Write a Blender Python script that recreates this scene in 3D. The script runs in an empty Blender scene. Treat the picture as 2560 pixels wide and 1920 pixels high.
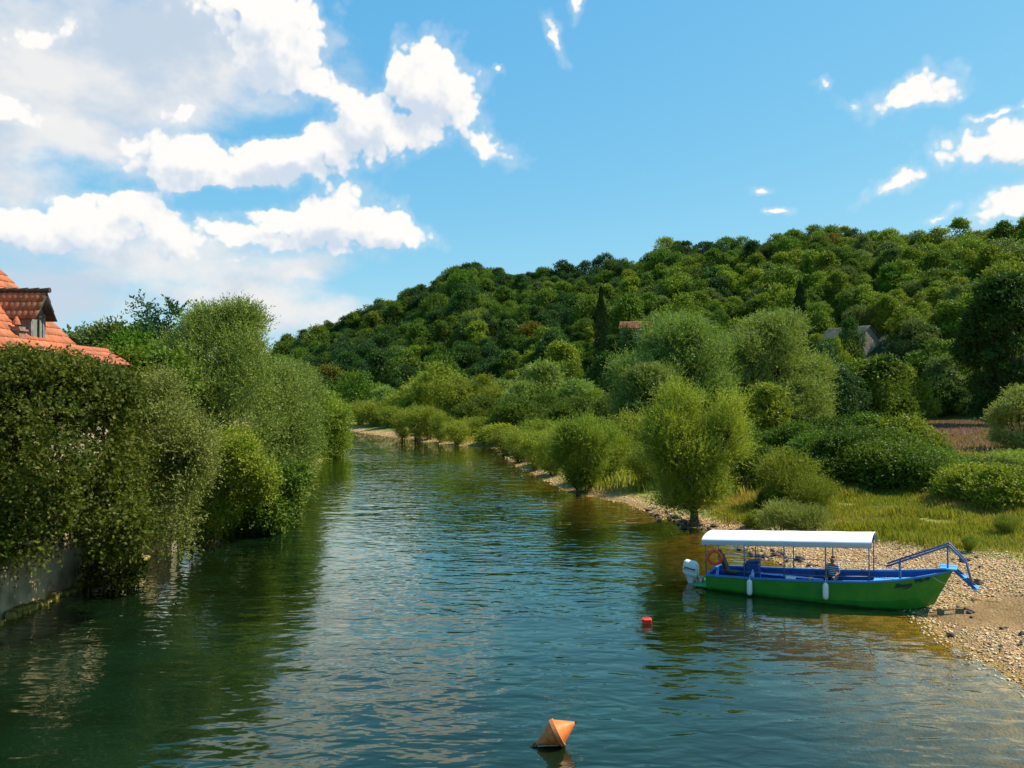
import bpy, math, random
import numpy as np
from mathutils import Vector, Matrix
R = math.radians
sc = bpy.context.scene
C = sc.collection
# ------------------------------------------------------------------ camera
H0 = 7.3                       # the bridge the picture is taken from
F = 800.0; HOR = 392.0         # focal length and horizon row, in pixels of a 1024 wide frame
cam = bpy.data.objects.new('camera', bpy.data.cameras.new('camera'))
C.objects.link(cam)
cam.data.sensor_width = 36; cam.data.lens = 36 * F / 1024
cam.data.clip_start = 0.3; cam.data.clip_end = 6000
cam.location = (0, 0, H0)
cam.rotation_euler = (R(90) + math.atan((HOR - 384) / F), 0, 0)
sc.camera = cam
# ------------------------------------------------------------------ exposure
sc.view_settings.view_transform = 'Standard'; sc.view_settings.look = 'None'
sc.view_settings.exposure = 0.60; sc.view_settings.gamma = 1
sc.cycles.max_bounces = 6; sc.cycles.diffuse_bounces = 3; sc.cycles.glossy_bounces = 2
sc.cycles.transmission_bounces = 3; sc.cycles.transparent_max_bounces = 6
sc.cycles.caustics_reflective = False; sc.cycles.caustics_refractive = False
sc.cycles.use_denoising = True
# ------------------------------------------------------------------ sun
SUN_AZ, SUN_EL = R(78), R(52)  # azimuth clockwise from +Y
sv = Vector((math.sin(SUN_AZ) * math.cos(SUN_EL), math.cos(SUN_AZ) * math.cos(SUN_EL), math.sin(SUN_EL)))
sun = bpy.data.objects.new('sun', bpy.data.lights.new('sun', 'SUN'))
C.objects.link(sun)
sun.data.energy = 5.0; sun.data.angle = R(0.5); sun.data.color = (1, .93, .78)
sun.rotation_euler = sv.to_track_quat('Z', 'Y').to_euler()
sun.location = (20, 0, 60)
# ------------------------------------------------------------------ node helpers
class NT:
    dim = '3D'
    def __init__(s, nt): s.nt = nt; s.n = nt.nodes; s.l = nt.links
    def node(s, t, ins=None, **kw):
        nd = s.n.new(t)
        for k, v in kw.items(): setattr(nd, k, v)
        for k, v in (ins or {}).items(): s.set(nd, k, v)
        return nd
    def set(s, nd, k, v):
        inp = nd.inputs[k]
        if isinstance(v, bpy.types.NodeSocket): s.l.new(v, inp)
        else: inp.default_value = v
    def math(s, op, a, b=None, c=None, clamp=False):
        nd = s.n.new('ShaderNodeMath'); nd.operation = op; nd.use_clamp = clamp
        for i, v in enumerate((a, b, c)):
            if v is not None: s.set(nd, i, v)
        return nd.outputs[0]
    def vmath(s, op, a, b=None, out=0):
        nd = s.n.new('ShaderNodeVectorMath'); nd.operation = op
        for i, v in enumerate((a, b)):
            if v is not None: s.set(nd, i, v)
        return nd.outputs[out]
    def noise(s, vec, scale, detail=3, rough=.55, out=0, dist=0):
        nd = s.n.new('ShaderNodeTexNoise'); nd.noise_dimensions = s.dim; s.set(nd, 'Vector', vec)
        nd.inputs['Scale'].default_value = scale; nd.inputs['Detail'].default_value = detail
        nd.inputs['Roughness'].default_value = rough; nd.inputs['Distortion'].default_value = dist
        return nd.outputs[out]
    def mix(s, fac, a, b, bt='MIX'):
        nd = s.n.new('ShaderNodeMix'); nd.data_type = 'RGBA'; nd.blend_type = bt
        s.set(nd, 0, fac); s.set(nd, 6, a); s.set(nd, 7, b)
        return nd.outputs[2]
    def ss(s, x, lo, hi):
        nd = s.n.new('ShaderNodeMapRange'); nd.interpolation_type = 'SMOOTHSTEP'
        s.set(nd, 0, x); s.set(nd, 1, lo); s.set(nd, 2, hi); s.set(nd, 3, 0.0); s.set(nd, 4, 1.0)
        return nd.outputs[0]
def rgb(r, g, b): return (r, g, b, 1)
# ------------------------------------------------------------------ world: sky with summer clouds
def azel(u, v):
    x, z = (u - 512) / F, (HOR - v) / F
    return math.atan2(x, 1), math.atan(z / math.sqrt(1 + x * x))
# clouds: (centre, half-axes, tilt) in the sky, given as sight-lines
def D(x, y, a, b, t=0): k = .4629; return (x * k, y * k, a * k, b * k, t)
PUFF = [D(925, 190, 118, 105), D(985, 235, 60, 60), D(860, 175, 55, 55), D(765, 255, 125, 85), D(650, 315, 175, 78, 12), D(560, 340, 120, 60), D(870, 285, 130, 52, 8), D(470, 350, 200, 68),
        D(400, 320, 150, 45), D(420, 395, 120, 38), D(1062, 308, 66, 28, -18), D(600, 462, 125, 55), D(725, 478, 150, 80), D(860, 490, 105, 52),
        D(480, 497, 110, 26), D(110, 485, 180, 66), D(295, 462, 130, 60), D(345, 510, 150, 48), D(560, 520, 180, 30), D(495, 566, 42, 16), 
        D(600, 90, 125, 105), D(560, 10, 150, 50), D(675, 170, 55, 45), D(650, 60, 70, 45), D(395, 268, 60, 30), D(25, 245, 55, 25), D(80, 60, 75, 25, 15),
        D(1985, 200, 88, 30, 6), D(2190, 308, 125, 50, -4), D(2165, 235, 55, 10), D(1932, 390, 44, 18, 22), D(1782, 188, 18, 9), D(1838, 228, 34, 9, -30),
        D(2190, 440, 80, 30, 28), D(2130, 480, 45, 12, 10), D(2040, 467, 34, 9, 8), D(1650, 407, 22, 7), D(1683, 455, 30, 7), D(1200, 75, 16, 34, 15), D(1067, 144, 12, 8), D(1245, 10, 14, 26)]
VEIL = [D(120, 90, 420, 150), D(330, 170, 330, 110), D(200, 300, 260, 70), D(60, 390, 150, 60), D(230, 560, 400, 75), D(200, 650, 460, 75), D(560, 690, 330, 42),
        D(-40, 220, 180, 170), D(420, 90, 260, 130), D(150, 610, 300, 70), D(420, 640, 300, 60), D(640, 680, 260, 40), D(640, 580, 130, 30)]
CLEAR = [D(600, 268, 150, 30, 12), D(460, 275, 60, 22), D(520, 432, 140, 22, 8), D(790, 90, 50, 110), D(760, 150, 40, 40), D(150, 385, 130, 30), D(980, 420, 90, 90), D(560, 590, 90, 22)]
world = bpy.data.worlds.new('World'); sc.world = world
world.use_nodes = True
world.node_tree.nodes.clear()
W = NT(world.node_tree); W.dim = '2D'
def blob_group(name, blobs):
    g = bpy.data.node_groups.new(name, 'ShaderNodeTree')
    g.interface.new_socket('Vector', in_out='INPUT', socket_type='NodeSocketVector')
    g.interface.new_socket('Value', in_out='OUTPUT', socket_type='NodeSocketFloat')
    G = NT(g); gi = g.nodes.new('NodeGroupInput'); go = g.nodes.new('NodeGroupOutput')
    acc = None
    for (u, v, a, b, t) in blobs:
        az, el = azel(u, v)
        mp = G.node('ShaderNodeMapping', vector_type='TEXTURE')
        mp.inputs['Location'].default_value = (az, el, 0)
        mp.inputs['Rotation'].default_value = (0, 0, R(t))
        mp.inputs['Scale'].default_value = (a / F, b / F, 1)
        g.links.new(gi.outputs[0], mp.inputs[0])
        d = G.math('SUBTRACT', 1.0, G.vmath('LENGTH', mp.outputs[0], out=1))
        # the falloff is measured in sky angle, so small and large clouds have equally crisp rims
        d = G.math('MULTIPLY', d, min(a, b) / 60.0 + .35)
        acc = d if acc is None else G.math('SMOOTH_MAX', acc, d, .12)
    g.links.new(acc, go.inputs[0])
    return g
pg = blob_group('puff_clouds', PUFF); vg = blob_group('veil_clouds', VEIL); cg = blob_group('clear_gaps', CLEAR)
tc = W.node('ShaderNodeTexCoord')
sep = W.node('ShaderNodeSeparateXYZ', {0: tc.outputs['Generated']})
az = W.math('ARCTAN2', sep.outputs[0], sep.outputs[1]); el = W.math('ARCSINE', sep.outputs[2])
cmb = W.node('ShaderNodeCombineXYZ', {0: az, 1: el}); P0 = cmb.outputs[0]
wn = W.noise(P0, 9, 5, .6, out=1)
warp = W.vmath('MULTIPLY', W.vmath('SUBTRACT', wn, (.5, .5, .5)), (.055, .045, 0))
def density(off):
    p = P0 if off is None else W.vmath('ADD', P0, off)
    q = W.vmath('ADD', p, warp)
    gn = W.node('ShaderNodeGroup', {}); gn.node_tree = pg; W.l.new(q, gn.inputs[0])
    f1 = W.noise(p, 16, 6, .55)
    vo = W.node('ShaderNodeTexVoronoi', {'Vector': W.vmath('ADD', p, W.vmath('MULTIPLY', warp, (.35, .35, 0))), 'Scale': 30.0}, feature='F1', voronoi_dimensions='2D')
    vo.inputs['Detail'].default_value = 2; vo.inputs['Roughness'].default_value = .6
    n = W.math('ADD', W.math('MULTIPLY', W.math('SUBTRACT', f1, .5), 1.0), W.math('MULTIPLY', W.math('SUBTRACT', .42, vo.outputs['Distance']), .75))
    gc = W.node('ShaderNodeGroup', {}); gc.node_tree = cg; W.l.new(q, gc.inputs[0])
    return W.math('SUBTRACT', W.math('ADD', gn.outputs[0], W.math('MULTIPLY', n, .58)), W.math('MULTIPLY', W.ss(gc.outputs[0], -.25, .55), 1.0))
d0 = density(None); d1 = density((.010, .028, 0))
alpha = W.math('MAXIMUM', W.ss(d0, -.12, .14), W.math('MULTIPLY', W.ss(d0, -.50, .1), .26))
slope = W.math('MULTIPLY', W.math('SUBTRACT', d0, d1), 1.15)
rim = W.ss(d0, .75, -.1)
lit = W.math('ADD', W.math('ADD', .22, slope), W.math('MULTIPLY', rim, .30))
lit = W.math('ADD', lit, W.math('MULTIPLY', W.math('SUBTRACT', W.noise(P0, 26, 4, .5), .5), .5))
ccol = W.mix(W.ss(lit, -.15, .80), rgb(.64, .73, .85), rgb(1.0, .985, .955))
# veil: flat pale grey cloud with uneven thickness
gv = W.node('ShaderNodeGroup', {}); gv.node_tree = vg; W.l.new(W.vmath('ADD', P0, W.vmath('MULTIPLY', warp, (1.6, 1.2, 0))), gv.inputs[0])
vn = W.noise(W.vmath('MULTIPLY', P0, (1, 1.7, 1)), 5.5, 6, .55)
vd = W.math('ADD', gv.outputs[0], W.math('MULTIPLY', W.math('SUBTRACT', vn, .5), 2.6))
valpha = W.math('MULTIPLY', W.ss(vd, -.22, .85), .93)
vcol = W.mix(W.ss(W.noise(W.vmath('MULTIPLY', P0, (1, 1.5, 1)), 4.2, 5, .6), .36, .62), rgb(.60, .70, .82), rgb(.94, .92, .90))
sky = W.node('ShaderNodeTexSky', sky_type='NISHITA')
sky.sun_disc = False; sky.sun_elevation = SUN_EL; sky.sun_rotation = SUN_AZ
sky.altitude = 50; sky.air_density = 1.0; sky.dust_density = .35; sky.ozone_density = 2.2
# the same sky with its range from zenith to horizon eased, as the photograph's exposure eases it
sk = W.node('ShaderNodeSeparateColor', {0: sky.outputs[0]})
skc = W.node('ShaderNodeCombineColor', {0: W.math('MULTIPLY', W.math('POWER', sk.outputs[0], 1.0), .62), 1: W.math('MULTIPLY', W.math('POWER', sk.outputs[1], .52), 1.84), 2: W.math('MULTIPLY', W.math('POWER', sk.outputs[2], .22), 3.6)})
bg0 = W.node('ShaderNodeBackground', {'Color': skc.outputs[0], 'Strength': .110})
bg1 = W.node('ShaderNodeBackground', {'Color': vcol, 'Strength': .64})
bg2 = W.node('ShaderNodeBackground', {'Color': ccol, 'Strength': .66})
m1 = W.node('ShaderNodeMixShader', {0: valpha, 1: bg0.outputs[0], 2: bg1.outputs[0]})
m2 = W.node('ShaderNodeMixShader', {0: alpha, 1: m1.outputs[0], 2: bg2.outputs[0]})
wo = W.node('ShaderNodeOutputWorld'); W.l.new(m2.outputs[0], wo.inputs[0])
world.cycles.sampling_method = 'MANUAL'; world.cycles.sample_map_resolution = 512
# ------------------------------------------------------------------ object helpers
def tag(o, label=None, cat=None, group=None, kind=None):
    for k, v in (('label', label), ('category', cat), ('group', group), ('kind', kind)):
        if v: o[k] = v
    return o
def empty(name, loc=(0, 0, 0), rz=0, **kw):
    o = bpy.data.objects.new(name, None); C.objects.link(o)
    o.empty_display_size = .3
    o.location = loc; o.rotation_euler = (0, 0, rz)
    return tag(o, **kw)
def mesh_np(name, V, faces, mats, midx=None, attrs=None, smooth=False):
    """faces: list of (n,k) index arrays"""
    V = np.asarray(V, np.float32)
    me = bpy.data.meshes.new(name)
    loops = np.concatenate([f.ravel() for f in faces]).astype(np.int32)
    tot = np.concatenate([np.full(len(f), f.shape[1]) for f in faces]).astype(np.int32)
    st = np.concatenate([[0], np.cumsum(tot)[:-1]]).astype(np.int32)
    me.vertices.add(len(V)); me.vertices.foreach_set('co', V.ravel())
    me.loops.add(len(loops)); me.loops.foreach_set('vertex_index', loops)
    me.polygons.add(len(tot)); me.polygons.foreach_set('loop_start', st); me.polygons.foreach_set('loop_total', tot)
    if midx is not None: me.polygons.foreach_set('material_index', np.asarray(midx, np.int32))
    if smooth: me.polygons.foreach_set('use_smooth', np.ones(len(tot), bool))
    for m in mats: me.materials.append(m)
    for k, a in (attrs or {}).items():
        at = me.attributes.new(k, 'FLOAT', 'POINT'); at.data.foreach_set('value', np.asarray(a, np.float32))
    me.update(calc_edges=True); me.validate()
    return me
def obj(name, me, parent=None, loc=(0, 0, 0), **kw):
    o = bpy.data.objects.new(name, me); C.objects.link(o)
    o.parent = parent; o.location = loc
    return tag(o, **kw)
class MB:
    """collects boxes, tubes, lofts into one mesh"""
    def __init__(s): s.v = []; s.f = []; s.m = []
    def add(s, V, Fs, m=0):
        b = len(s.v); s.v += [tuple(p) for p in V]
        for f in Fs: s.f.append([b + i for i in f]); s.m.append(m)
    def box(s, c, d, rot=None, m=0, taper=1.0):
        x, y, z = d[0] / 2, d[1] / 2, d[2] / 2
        P = [Vector((sx * x * (taper if sz > 0 else 1), sy * y * (taper if sz > 0 else 1), sz * z)) for sz in (-1, 1) for sy in (-1, 1) for sx in (-1, 1)]
        if rot is not None: P = [rot @ p for p in P]
        c = Vector(c)
        s.add([c + p for p in P], [(0, 2, 3, 1), (4, 5, 7, 6), (0, 1, 5, 4), (2, 6, 7, 3), (0, 4, 6, 2), (1, 3, 7, 5)], m)
    def tube(s, pts, rad, n=8, m=0, cap=True):
        pts = [Vector(p) for p in pts]
        if not hasattr(rad, '__len__'): rad = [rad] * len(pts)
        b = len(s.v); ref = None
        for i, p in enumerate(pts):
            t = (pts[min(i + 1, len(pts) - 1)] - pts[max(i - 1, 0)])
            t = t.normalized() if t.length > 1e-9 else Vector((0, 0, 1))
            if ref is None: ref = Vector((1, 0, 0)) if abs(t.x) < .8 else Vector((0, 1, 0))
            a = (ref - t * ref.dot(t)).normalized(); ref = a; c = t.cross(a)
            for k in range(n):
                th = 2 * math.pi * k / n
                s.v.append(tuple(p + (a * math.cos(th) + c * math.sin(th)) * rad[i]))
        for i in range(len(pts) - 1):
            for k in range(n):
                k2 = (k + 1) % n
                s.f.append([b + i * n + k, b + i * n + k2, b + (i + 1) * n + k2, b + (i + 1) * n + k]); s.m.append(m)
        if cap:
            s.f.append([b + k for k in range(n)][::-1]); s.m.append(m)
            e = b + (len(pts) - 1) * n
            s.f.append([e + k for k in range(n)]); s.m.append(m)
    def grid(s, rows, m=0, closed=False):
        b = len(s.v); w = len(rows[0])
        for r in rows: s.v += [tuple(p) for p in r]
        for i in range(len(rows) - 1):
            for k in range(w if closed else w - 1):
                k2 = (k + 1) % w
                s.f.append([b + i * w + k, b + i * w + k2, b + (i + 1) * w + k2, b + (i + 1) * w + k]); s.m.append(m)
    def build(s, name, mats, parent=None, loc=(0, 0, 0), smooth=False, bevel=0, **kw):
        me = bpy.data.meshes.new(name); me.from_pydata(s.v, [], s.f)
        if not isinstance(mats, (list, tuple)): mats = [mats]
        for m in mats: me.materials.append(m)
        me.polygons.foreach_set('material_index', s.m)
        if smooth: me.polygons.foreach_set('use_smooth', [True] * len(me.polygons))
        me.update(); me.validate()
        o = obj(name, me, parent, loc, **kw)
        if bevel:
            md = o.modifiers.new('bevel', 'BEVEL'); md.width = bevel; md.segments = 2; md.limit_method = 'ANGLE'
        return o
# ------------------------------------------------------------------ materials
def newmat(name):
    m = bpy.data.materials.new(name); m.use_nodes = True
    m.node_tree.nodes.clear(); T = NT(m.node_tree)
    T.out = T.node('ShaderNodeOutputMaterial')
    return m, T
def plain(name, col, rough=.5, spec=.4, metal=0, var=.12, scale=6, bump=0, trans=0):
    m, T = newmat(name)
    co = T.node('ShaderNodeTexCoord').outputs['Object']
    n = T.noise(co, scale, 4)
    lo = rgb(*[c * (1 - var) for c in col]); hi = rgb(*[min(1, c * (1 + var)) for c in col])
    bs = T.node('ShaderNodeBsdfPrincipled', {'Base Color': T.mix(T.ss(n, .3, .7), lo, hi), 'Roughness': rough, 'Specular IOR Level': spec, 'Metallic': metal})
    if bump:
        b = T.node('ShaderNodeBump', {'Height': T.noise(co, scale * 6, 3), 'Distance': bump}); T.l.new(b.outputs[0], bs.inputs['Normal'])
    s = bs.outputs[0]
    if trans:
        tr = T.node('ShaderNodeBsdfTranslucent', {'Color': hi}); s = T.node('ShaderNodeMixShader', {0: trans, 1: s, 2: tr.outputs[0]}).outputs[0]
    T.l.new(s, T.out.inputs[0]); return m
def leafmat(name, c1, c2, c3=None, trans=.30, scale=.5, spec=.12):
    """leaf pigment varies leaf by leaf (attribute) and in patches (noise)"""
    m, T = newmat(name)
    at = T.node('ShaderNodeAttribute', attribute_name='var').outputs['Fac']
    co = T.node('ShaderNodeTexCoord').outputs['Object']
    oi = T.node('ShaderNodeObjectInfo')
    n = T.noise(T.vmath('ADD', co, T.vmath('MULTIPLY', oi.outputs['Location'], (1.3, 1.7, .9))), scale, 2)
    f = T.math('ADD', T.math('MULTIPLY', at, .5), T.math('MULTIPLY', T.ss(n, .35, .65), .5))
    col = T.mix(f, rgb(*c1), rgb(*c2))
    if c3: col = T.mix(T.ss(at, .88, .97), col, rgb(*c3))
    vv = T.math('ADD', .8, T.math('MULTIPLY', oi.outputs['Random'], .45))
    hs = T.node('ShaderNodeHueSaturation', {'Color': col, 'Value': vv, 'Hue': T.math('ADD', .485, T.math('MULTIPLY', T.math('FRACT', T.math('MULTIPLY', oi.outputs['Random'], 7.3)), .03))})
    col = hs.outputs[0]
    bs = T.node('ShaderNodeBsdfPrincipled', {'Base Color': col, 'Roughness': .55, 'Specular IOR Level': spec})
    tr = T.node('ShaderNodeBsdfTranslucent', {'Color': T.mix(1.0, col, rgb(1.25, 1.3, .6), 'MULTIPLY')})
    mx = T.node('ShaderNodeMixShader', {0: trans, 1: bs.outputs[0], 2: tr.outputs[0]})
    T.l.new(mx.outputs[0], T.out.inputs[0]); return m
M = {}
M['bark'] = plain('bark', (.10, .075, .05), .9, .1, var=.4, scale=8, bump=.02)
M['bark_pale'] = plain('bark_pale', (.22, .19, .15), .9, .1, var=.3, scale=8, bump=.02)
M['willow_y'] = leafmat('willow_leaf_yellow', (0.130, 0.180, 0.015), (0.290, 0.320, 0.038))
M['willow_g'] = leafmat('willow_leaf_green', (0.120, 0.172, 0.030), (0.250, 0.300, 0.070))
M['willow_s'] = leafmat('willow_leaf_silver', (0.146, 0.181, 0.040), (0.291, 0.323, 0.081), spec=.12)
M['oak_d'] = leafmat('leaf_dark', (0.029, 0.068, 0.013), (0.065, 0.121, 0.018))
M['oak_b'] = leafmat('leaf_bluegreen', (0.024, 0.061, 0.019), (0.051, 0.098, 0.025))
M['oak_m'] = leafmat('leaf_mid', (0.061, 0.123, 0.012), (0.135, 0.195, 0.019))
M['oak_y'] = leafmat('leaf_yellowgreen', (0.118, 0.175, 0.013), (0.231, 0.270, 0.025))
M['oak_o'] = leafmat('leaf_olive', (0.096, 0.102, 0.011), (0.180, 0.152, 0.015))
M['oak_g'] = leafmat('leaf_greygreen', (0.086, 0.128, 0.030), (0.167, 0.206, 0.053))
M['bush_d'] = leafmat('bush_dark', (0.048, 0.088, 0.009), (0.125, 0.155, 0.016))
M['bush_l'] = leafmat('bush_light', (0.123, 0.176, 0.014), (0.263, 0.284, 0.028))
M['plane'] = leafmat('plane_leaf', (0.036, 0.056, 0.006), (0.098, 0.110, 0.012), (0.13, 0.12, 0.02))
M['cypress'] = leafmat('cypress_leaf', (0.016, 0.037, 0.010), (0.030, 0.060, 0.012), trans=.1)
M['grass'] = leafmat('grass_blade', (0.15, 0.20, 0.018), (0.38, 0.36, 0.05), (0.46, 0.34, 0.10), scale=.35)
M['heather'] = leafmat('heather_blade', (0.25, 0.21, 0.07), (0.37, 0.20, 0.15), (0.35, 0.17, 0.23), scale=.12)
M['red'] = plain('orange_plastic', (.85, .07, .015), .4, .5, var=.08)
# ------------------------------------------------------------------ terrain
RB = [(11.0, -80), (11.6, 5), (12.4, 14), (12.7, 20), (12.9, 24), (13.3, 26.5), (13.5, 28.5), (12.7, 31), (11.6, 34.5), (11.3, 38), (11.0, 41.5), (9.4, 43.4), (9.0, 46), (7.3, 53), (4.3, 58),
      (3.0, 65), (.4, 80), (-2, 104), (-8, 110), (-16, 123), (-26, 142), (-34, 158), (-60, 180), (-120, 196), (-320, 205)]
LB = [(-16.6, -80), (-16.6, 37), (-15.2, 40), (-14.2, 45), (-14.2, 50), (-16, 60), (-19, 73), (-20.5, 90), (-22, 101), (-30, 128), (-48, 150), (-120, 172), (-320, 182)]
def poly_dist(px, py, L):
    d = np.full(px.shape, 1e9)
    for (x0, y0), (x1, y1) in zip(L[:-1], L[1:]):
        dx, dy = x1 - x0, y1 - y0; t = np.clip(((px - x0) * dx + (py - y0) * dy) / (dx * dx + dy * dy), 0, 1)
        d = np.minimum(d, np.hypot(px - x0 - t * dx, py - y0 - t * dy))
    return d
RIVER = RB + LB[::-1]
def inside(px, py, poly):
    r = np.zeros(px.shape, bool); n = len(poly)
    for i in range(n):
        (x0, y0), (x1, y1) = poly[i], poly[(i + 1) % n]
        if y0 == y1: continue
        c = ((y0 > py) != (y1 > py)) & (px < (x1 - x0) * (py - y0) / (y1 - y0) + x0)
        r ^= c
    return r
def vnoise(x, y, s, seed=0):
    """smooth value noise"""
    x = x / s + 71.3 * seed; y = y / s - 37.7 * seed
    xi = np.floor(x); yi = np.floor(y); fx = x - xi; fy = y - yi
    fx = fx * fx * (3 - 2 * fx); fy = fy * fy * (3 - 2 * fy)
    def h(a, b):
        q = np.sin(a * 127.1 + b * 311.7 + seed * 13.1) * 43758.5453
        return q - np.floor(q)
    return (h(xi, yi) * (1 - fx) + h(xi + 1, yi) * fx) * (1 - fy) + (h(xi, yi + 1) * (1 - fx) + h(xi + 1, yi + 1) * fx) * fy - .5
UR = [-400, 170, 225, 262, 282, 324, 393, 449, 463, 514, 579, 648, 680, 750, 810, 861, 926, 1024, 1300, 1900]
VR = [392, 392, 388, 372, 352, 327, 306, 279, 272, 277, 270, 254, 244, 244, 234, 231, 237, 229, 226, 330]
YU = [-400, 232, 280, 393, 463, 579, 680, 810, 926, 1024, 1300, 1900]
YRr = [460, 440, 425, 400, 370, 330, 290, 270, 250, 240, 230, 230]
YF = [300, 250, 225, 203, 195, 186, 180, 168, 154, 146, 132, 132]
def hill_t(x, y):
    yy = np.maximum(y, 40.0); u = 512 + 800 * x / yy
    yr = np.interp(u, YU, YRr); yf = np.interp(u, YU, YF)
    return u, yr, yf, (y - yf) / (yr - yf)
def height(x, y):
    x = np.asarray(x, float); y = np.asarray(y, float)
    dr = poly_dist(x, y, RB); dl = poly_dist(x, y, LB); ins = inside(x, y, RIVER)
    right = dr < dl
    # land
    n1 = vnoise(x, y, 3.1, 1) * .16 + vnoise(x, y, 1.1, 2) * .05
    land_r = np.interp(dr, [0, 1, 5, 9, 14, 30, 60], [0, .13, .62, .95, 1.25, 1.5, 1.7]) + n1 * np.clip(dr / 4, 0.15, 1.4)
    land_l = np.where(y < 37.2, np.interp(dl, [0, .35, .6, 3], [.0, .1, 1.5, 1.9]), np.interp(dl, [0, 1, 4, 10], [0, .5, 1.6, 2.2])) + n1
    land = np.where(right, land_r, land_l)
    bed = -np.minimum(np.interp(dr, [0, 2, 5.0, 8.5, 14], [0, .12, .34, 1.4, 2.8]), np.interp(dl, [0, .3, 3, 8], [0, .4, 1.5, 2.8]))
    h = np.where(ins, bed + .03 * vnoise(x, y, 1.7, 3), land)
    u, yr, yf, t = hill_t(x, y)
    vr = np.interp(u, UR, VR); Hr = np.maximum(0, 7.3 + (392 - vr) / 800 * yr - 5.6 - 1.6)
    tc_ = np.clip(t, 0, 1)
    g = np.where(t < 1, tc_ * (1.32 - .32 * tc_), np.maximum(.25, 1 - (t - 1) * .6))
    h = h + np.where(t > 0, Hr * g + 4.0 * vnoise(x, y, 38, 4) * np.clip(t * 2, 0, 1) * np.clip((1.15 - t) * 4, 0, 1), 0)
    return h
def hz(x, y): return float(height(np.array([x]), np.array([y]))[0])
def spaced(a, b, step, lo, hi, grow=1.09):
    mid = list(np.arange(a, b + 1e-6, step)); s = step; v = b; up = []
    while v < hi: s *= grow; v += s; up.append(v)
    s = step; v = a; dn = []
    while v > lo: s *= grow; v -= s; dn.append(v)
    return np.array(dn[::-1] + mid + up)
xs = spaced(-20, 30, .28, -3000, 3000, 1.042); ys = spaced(12, 62, .32, -400, 4500, 1.02)
GX, GY = np.meshgrid(xs, ys); gz = height(GX.ravel(), GY.ravel())
nx, ny = len(xs), len(ys)
def gridfaces(nx, ny):
    i = np.arange(nx - 1)[None, :] + np.arange(ny - 1)[:, None] * nx
    return np.stack([i, i + 1, i + nx + 1, i + nx], -1).reshape(-1, 4)
gx, gy = GX.ravel(), GY.ravel()
# fade the far plain down to a flat horizon
gz = np.where((gy > 700) | (np.abs(gx) > 900), np.minimum(gz, 2.0), gz)
dR = poly_dist(gx, gy, RB); dL = poly_dist(gx, gy, LB); INS = inside(gx, gy, RIVER)
edge_n = vnoise(gx, gy, 2.2, 5) * 3.2 + vnoise(gx, gy, .8, 6) * 1.2
beachw = np.interp(gy, [-80, 30, 36, 45, 60, 120, 170], [9, 7.6, 5.0, 2.4, 1.8, 2.2, 4])
beach = np.clip((beachw - dR + edge_n) * .6 + .3, 0, 1) * (dR < dL)
beach[INS] = 1
u_, yr_, yf_, t_ = hill_t(gx, gy)
field = ((gx / np.maximum(gy, 1) > .38) & (gy > 62) & (t_ < -.01)).astype(float) * (dR < dL)
# dug-over damp sand where the boat steps come down
def dug_at(x, y):
    d = np.exp(-(((x - 15.4) / 1.9) ** 2 + ((y - 25.7) / 1.5) ** 2) ** 1.2) + np.exp(-(((x - 17.5) / 2.2) ** 2 + ((y - 24.0 + .45 * (x - 17.5)) / .75) ** 2))
    return np.clip(d * 1.5 + vnoise(x, y, .9, 31) * .9 + vnoise(x, y, .3, 32) * .5 - .18, 0, 1)
dug = dug_at(gx, gy)
m, T = newmat('ground')
co = T.node('ShaderNodeTexCoord').outputs['Object']
def at(n): return T.node('ShaderNodeAttribute', attribute_name=n).outputs['Fac']
vo = T.node('ShaderNodeTexVoronoi', {'Vector': T.vmath('ADD', co, T.vmath('MULTIPLY', T.noise(co, 5, 2, out=1), (.1, .1, .1))), 'Scale': 13.0})
vo2 = T.node('ShaderNodeTexVoronoi', {'Vector': co, 'Scale': 23.0})
seps = T.node('ShaderNodeSeparateColor', {0: vo.outputs['Color']})
peb = T.mix(seps.outputs[0], rgb(.38, .215, .085), rgb(.82, .54, .26))
peb = T.mix(T.ss(seps.outputs[1], .78, .86), peb, rgb(.50, .25, .12))
peb = T.mix(T.ss(seps.outputs[2], .88, .94), peb, rgb(.82, .70, .54))
peb = T.mix(T.ss(vo.outputs['Distance'], .42, .62), peb, rgb(.24, .14, .06))
peb = T.mix(T.ss(vo2.outputs['Distance'], .5, .8), peb, rgb(.16, .10, .05))
peb = T.mix(T.math('MULTIPLY', T.ss(T.noise(co, .9, 4), .5, .62), .55), peb, rgb(.24, .19, .08))
sand = T.mix(T.noise(co, 3, 5), rgb(.13, .075, .03), rgb(.32, .20, .085))
peb = T.mix(at('dug'), peb, sand)
geo = T.node('ShaderNodeNewGeometry'); zz = T.node('ShaderNodeSeparateXYZ', {0: geo.outputs['Position']}).outputs[2]
bedc = T.mix(T.ss(T.noise(co, 2.5, 4), .35, .65), rgb(.24, .15, .03), rgb(.50, .32, .06))
peb = T.mix(T.ss(zz, .07, -.02), peb, bedc)
gr = T.mix(T.ss(T.noise(co, .35, 5), .35, .65), rgb(.08, .115, .014), rgb(.24, .23, .04))
gr = T.mix(T.ss(T.noise(co, 1.6, 4), .45, .7), gr, rgb(.16, .12, .04))
fl = T.mix(T.ss(T.noise(co, .12, 4), .4, .62), rgb(.19, .17, .055), rgb(.26, .13, .105))
gr = T.mix(at('field'), gr, fl)
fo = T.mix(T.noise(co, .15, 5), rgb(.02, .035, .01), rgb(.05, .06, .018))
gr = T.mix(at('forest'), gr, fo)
wet = T.math('MULTIPLY', T.ss(T.math('ADD', zz, T.math('MULTIPLY', T.noise(co, 4, 3), .08)), .17, .09), .55)
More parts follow.
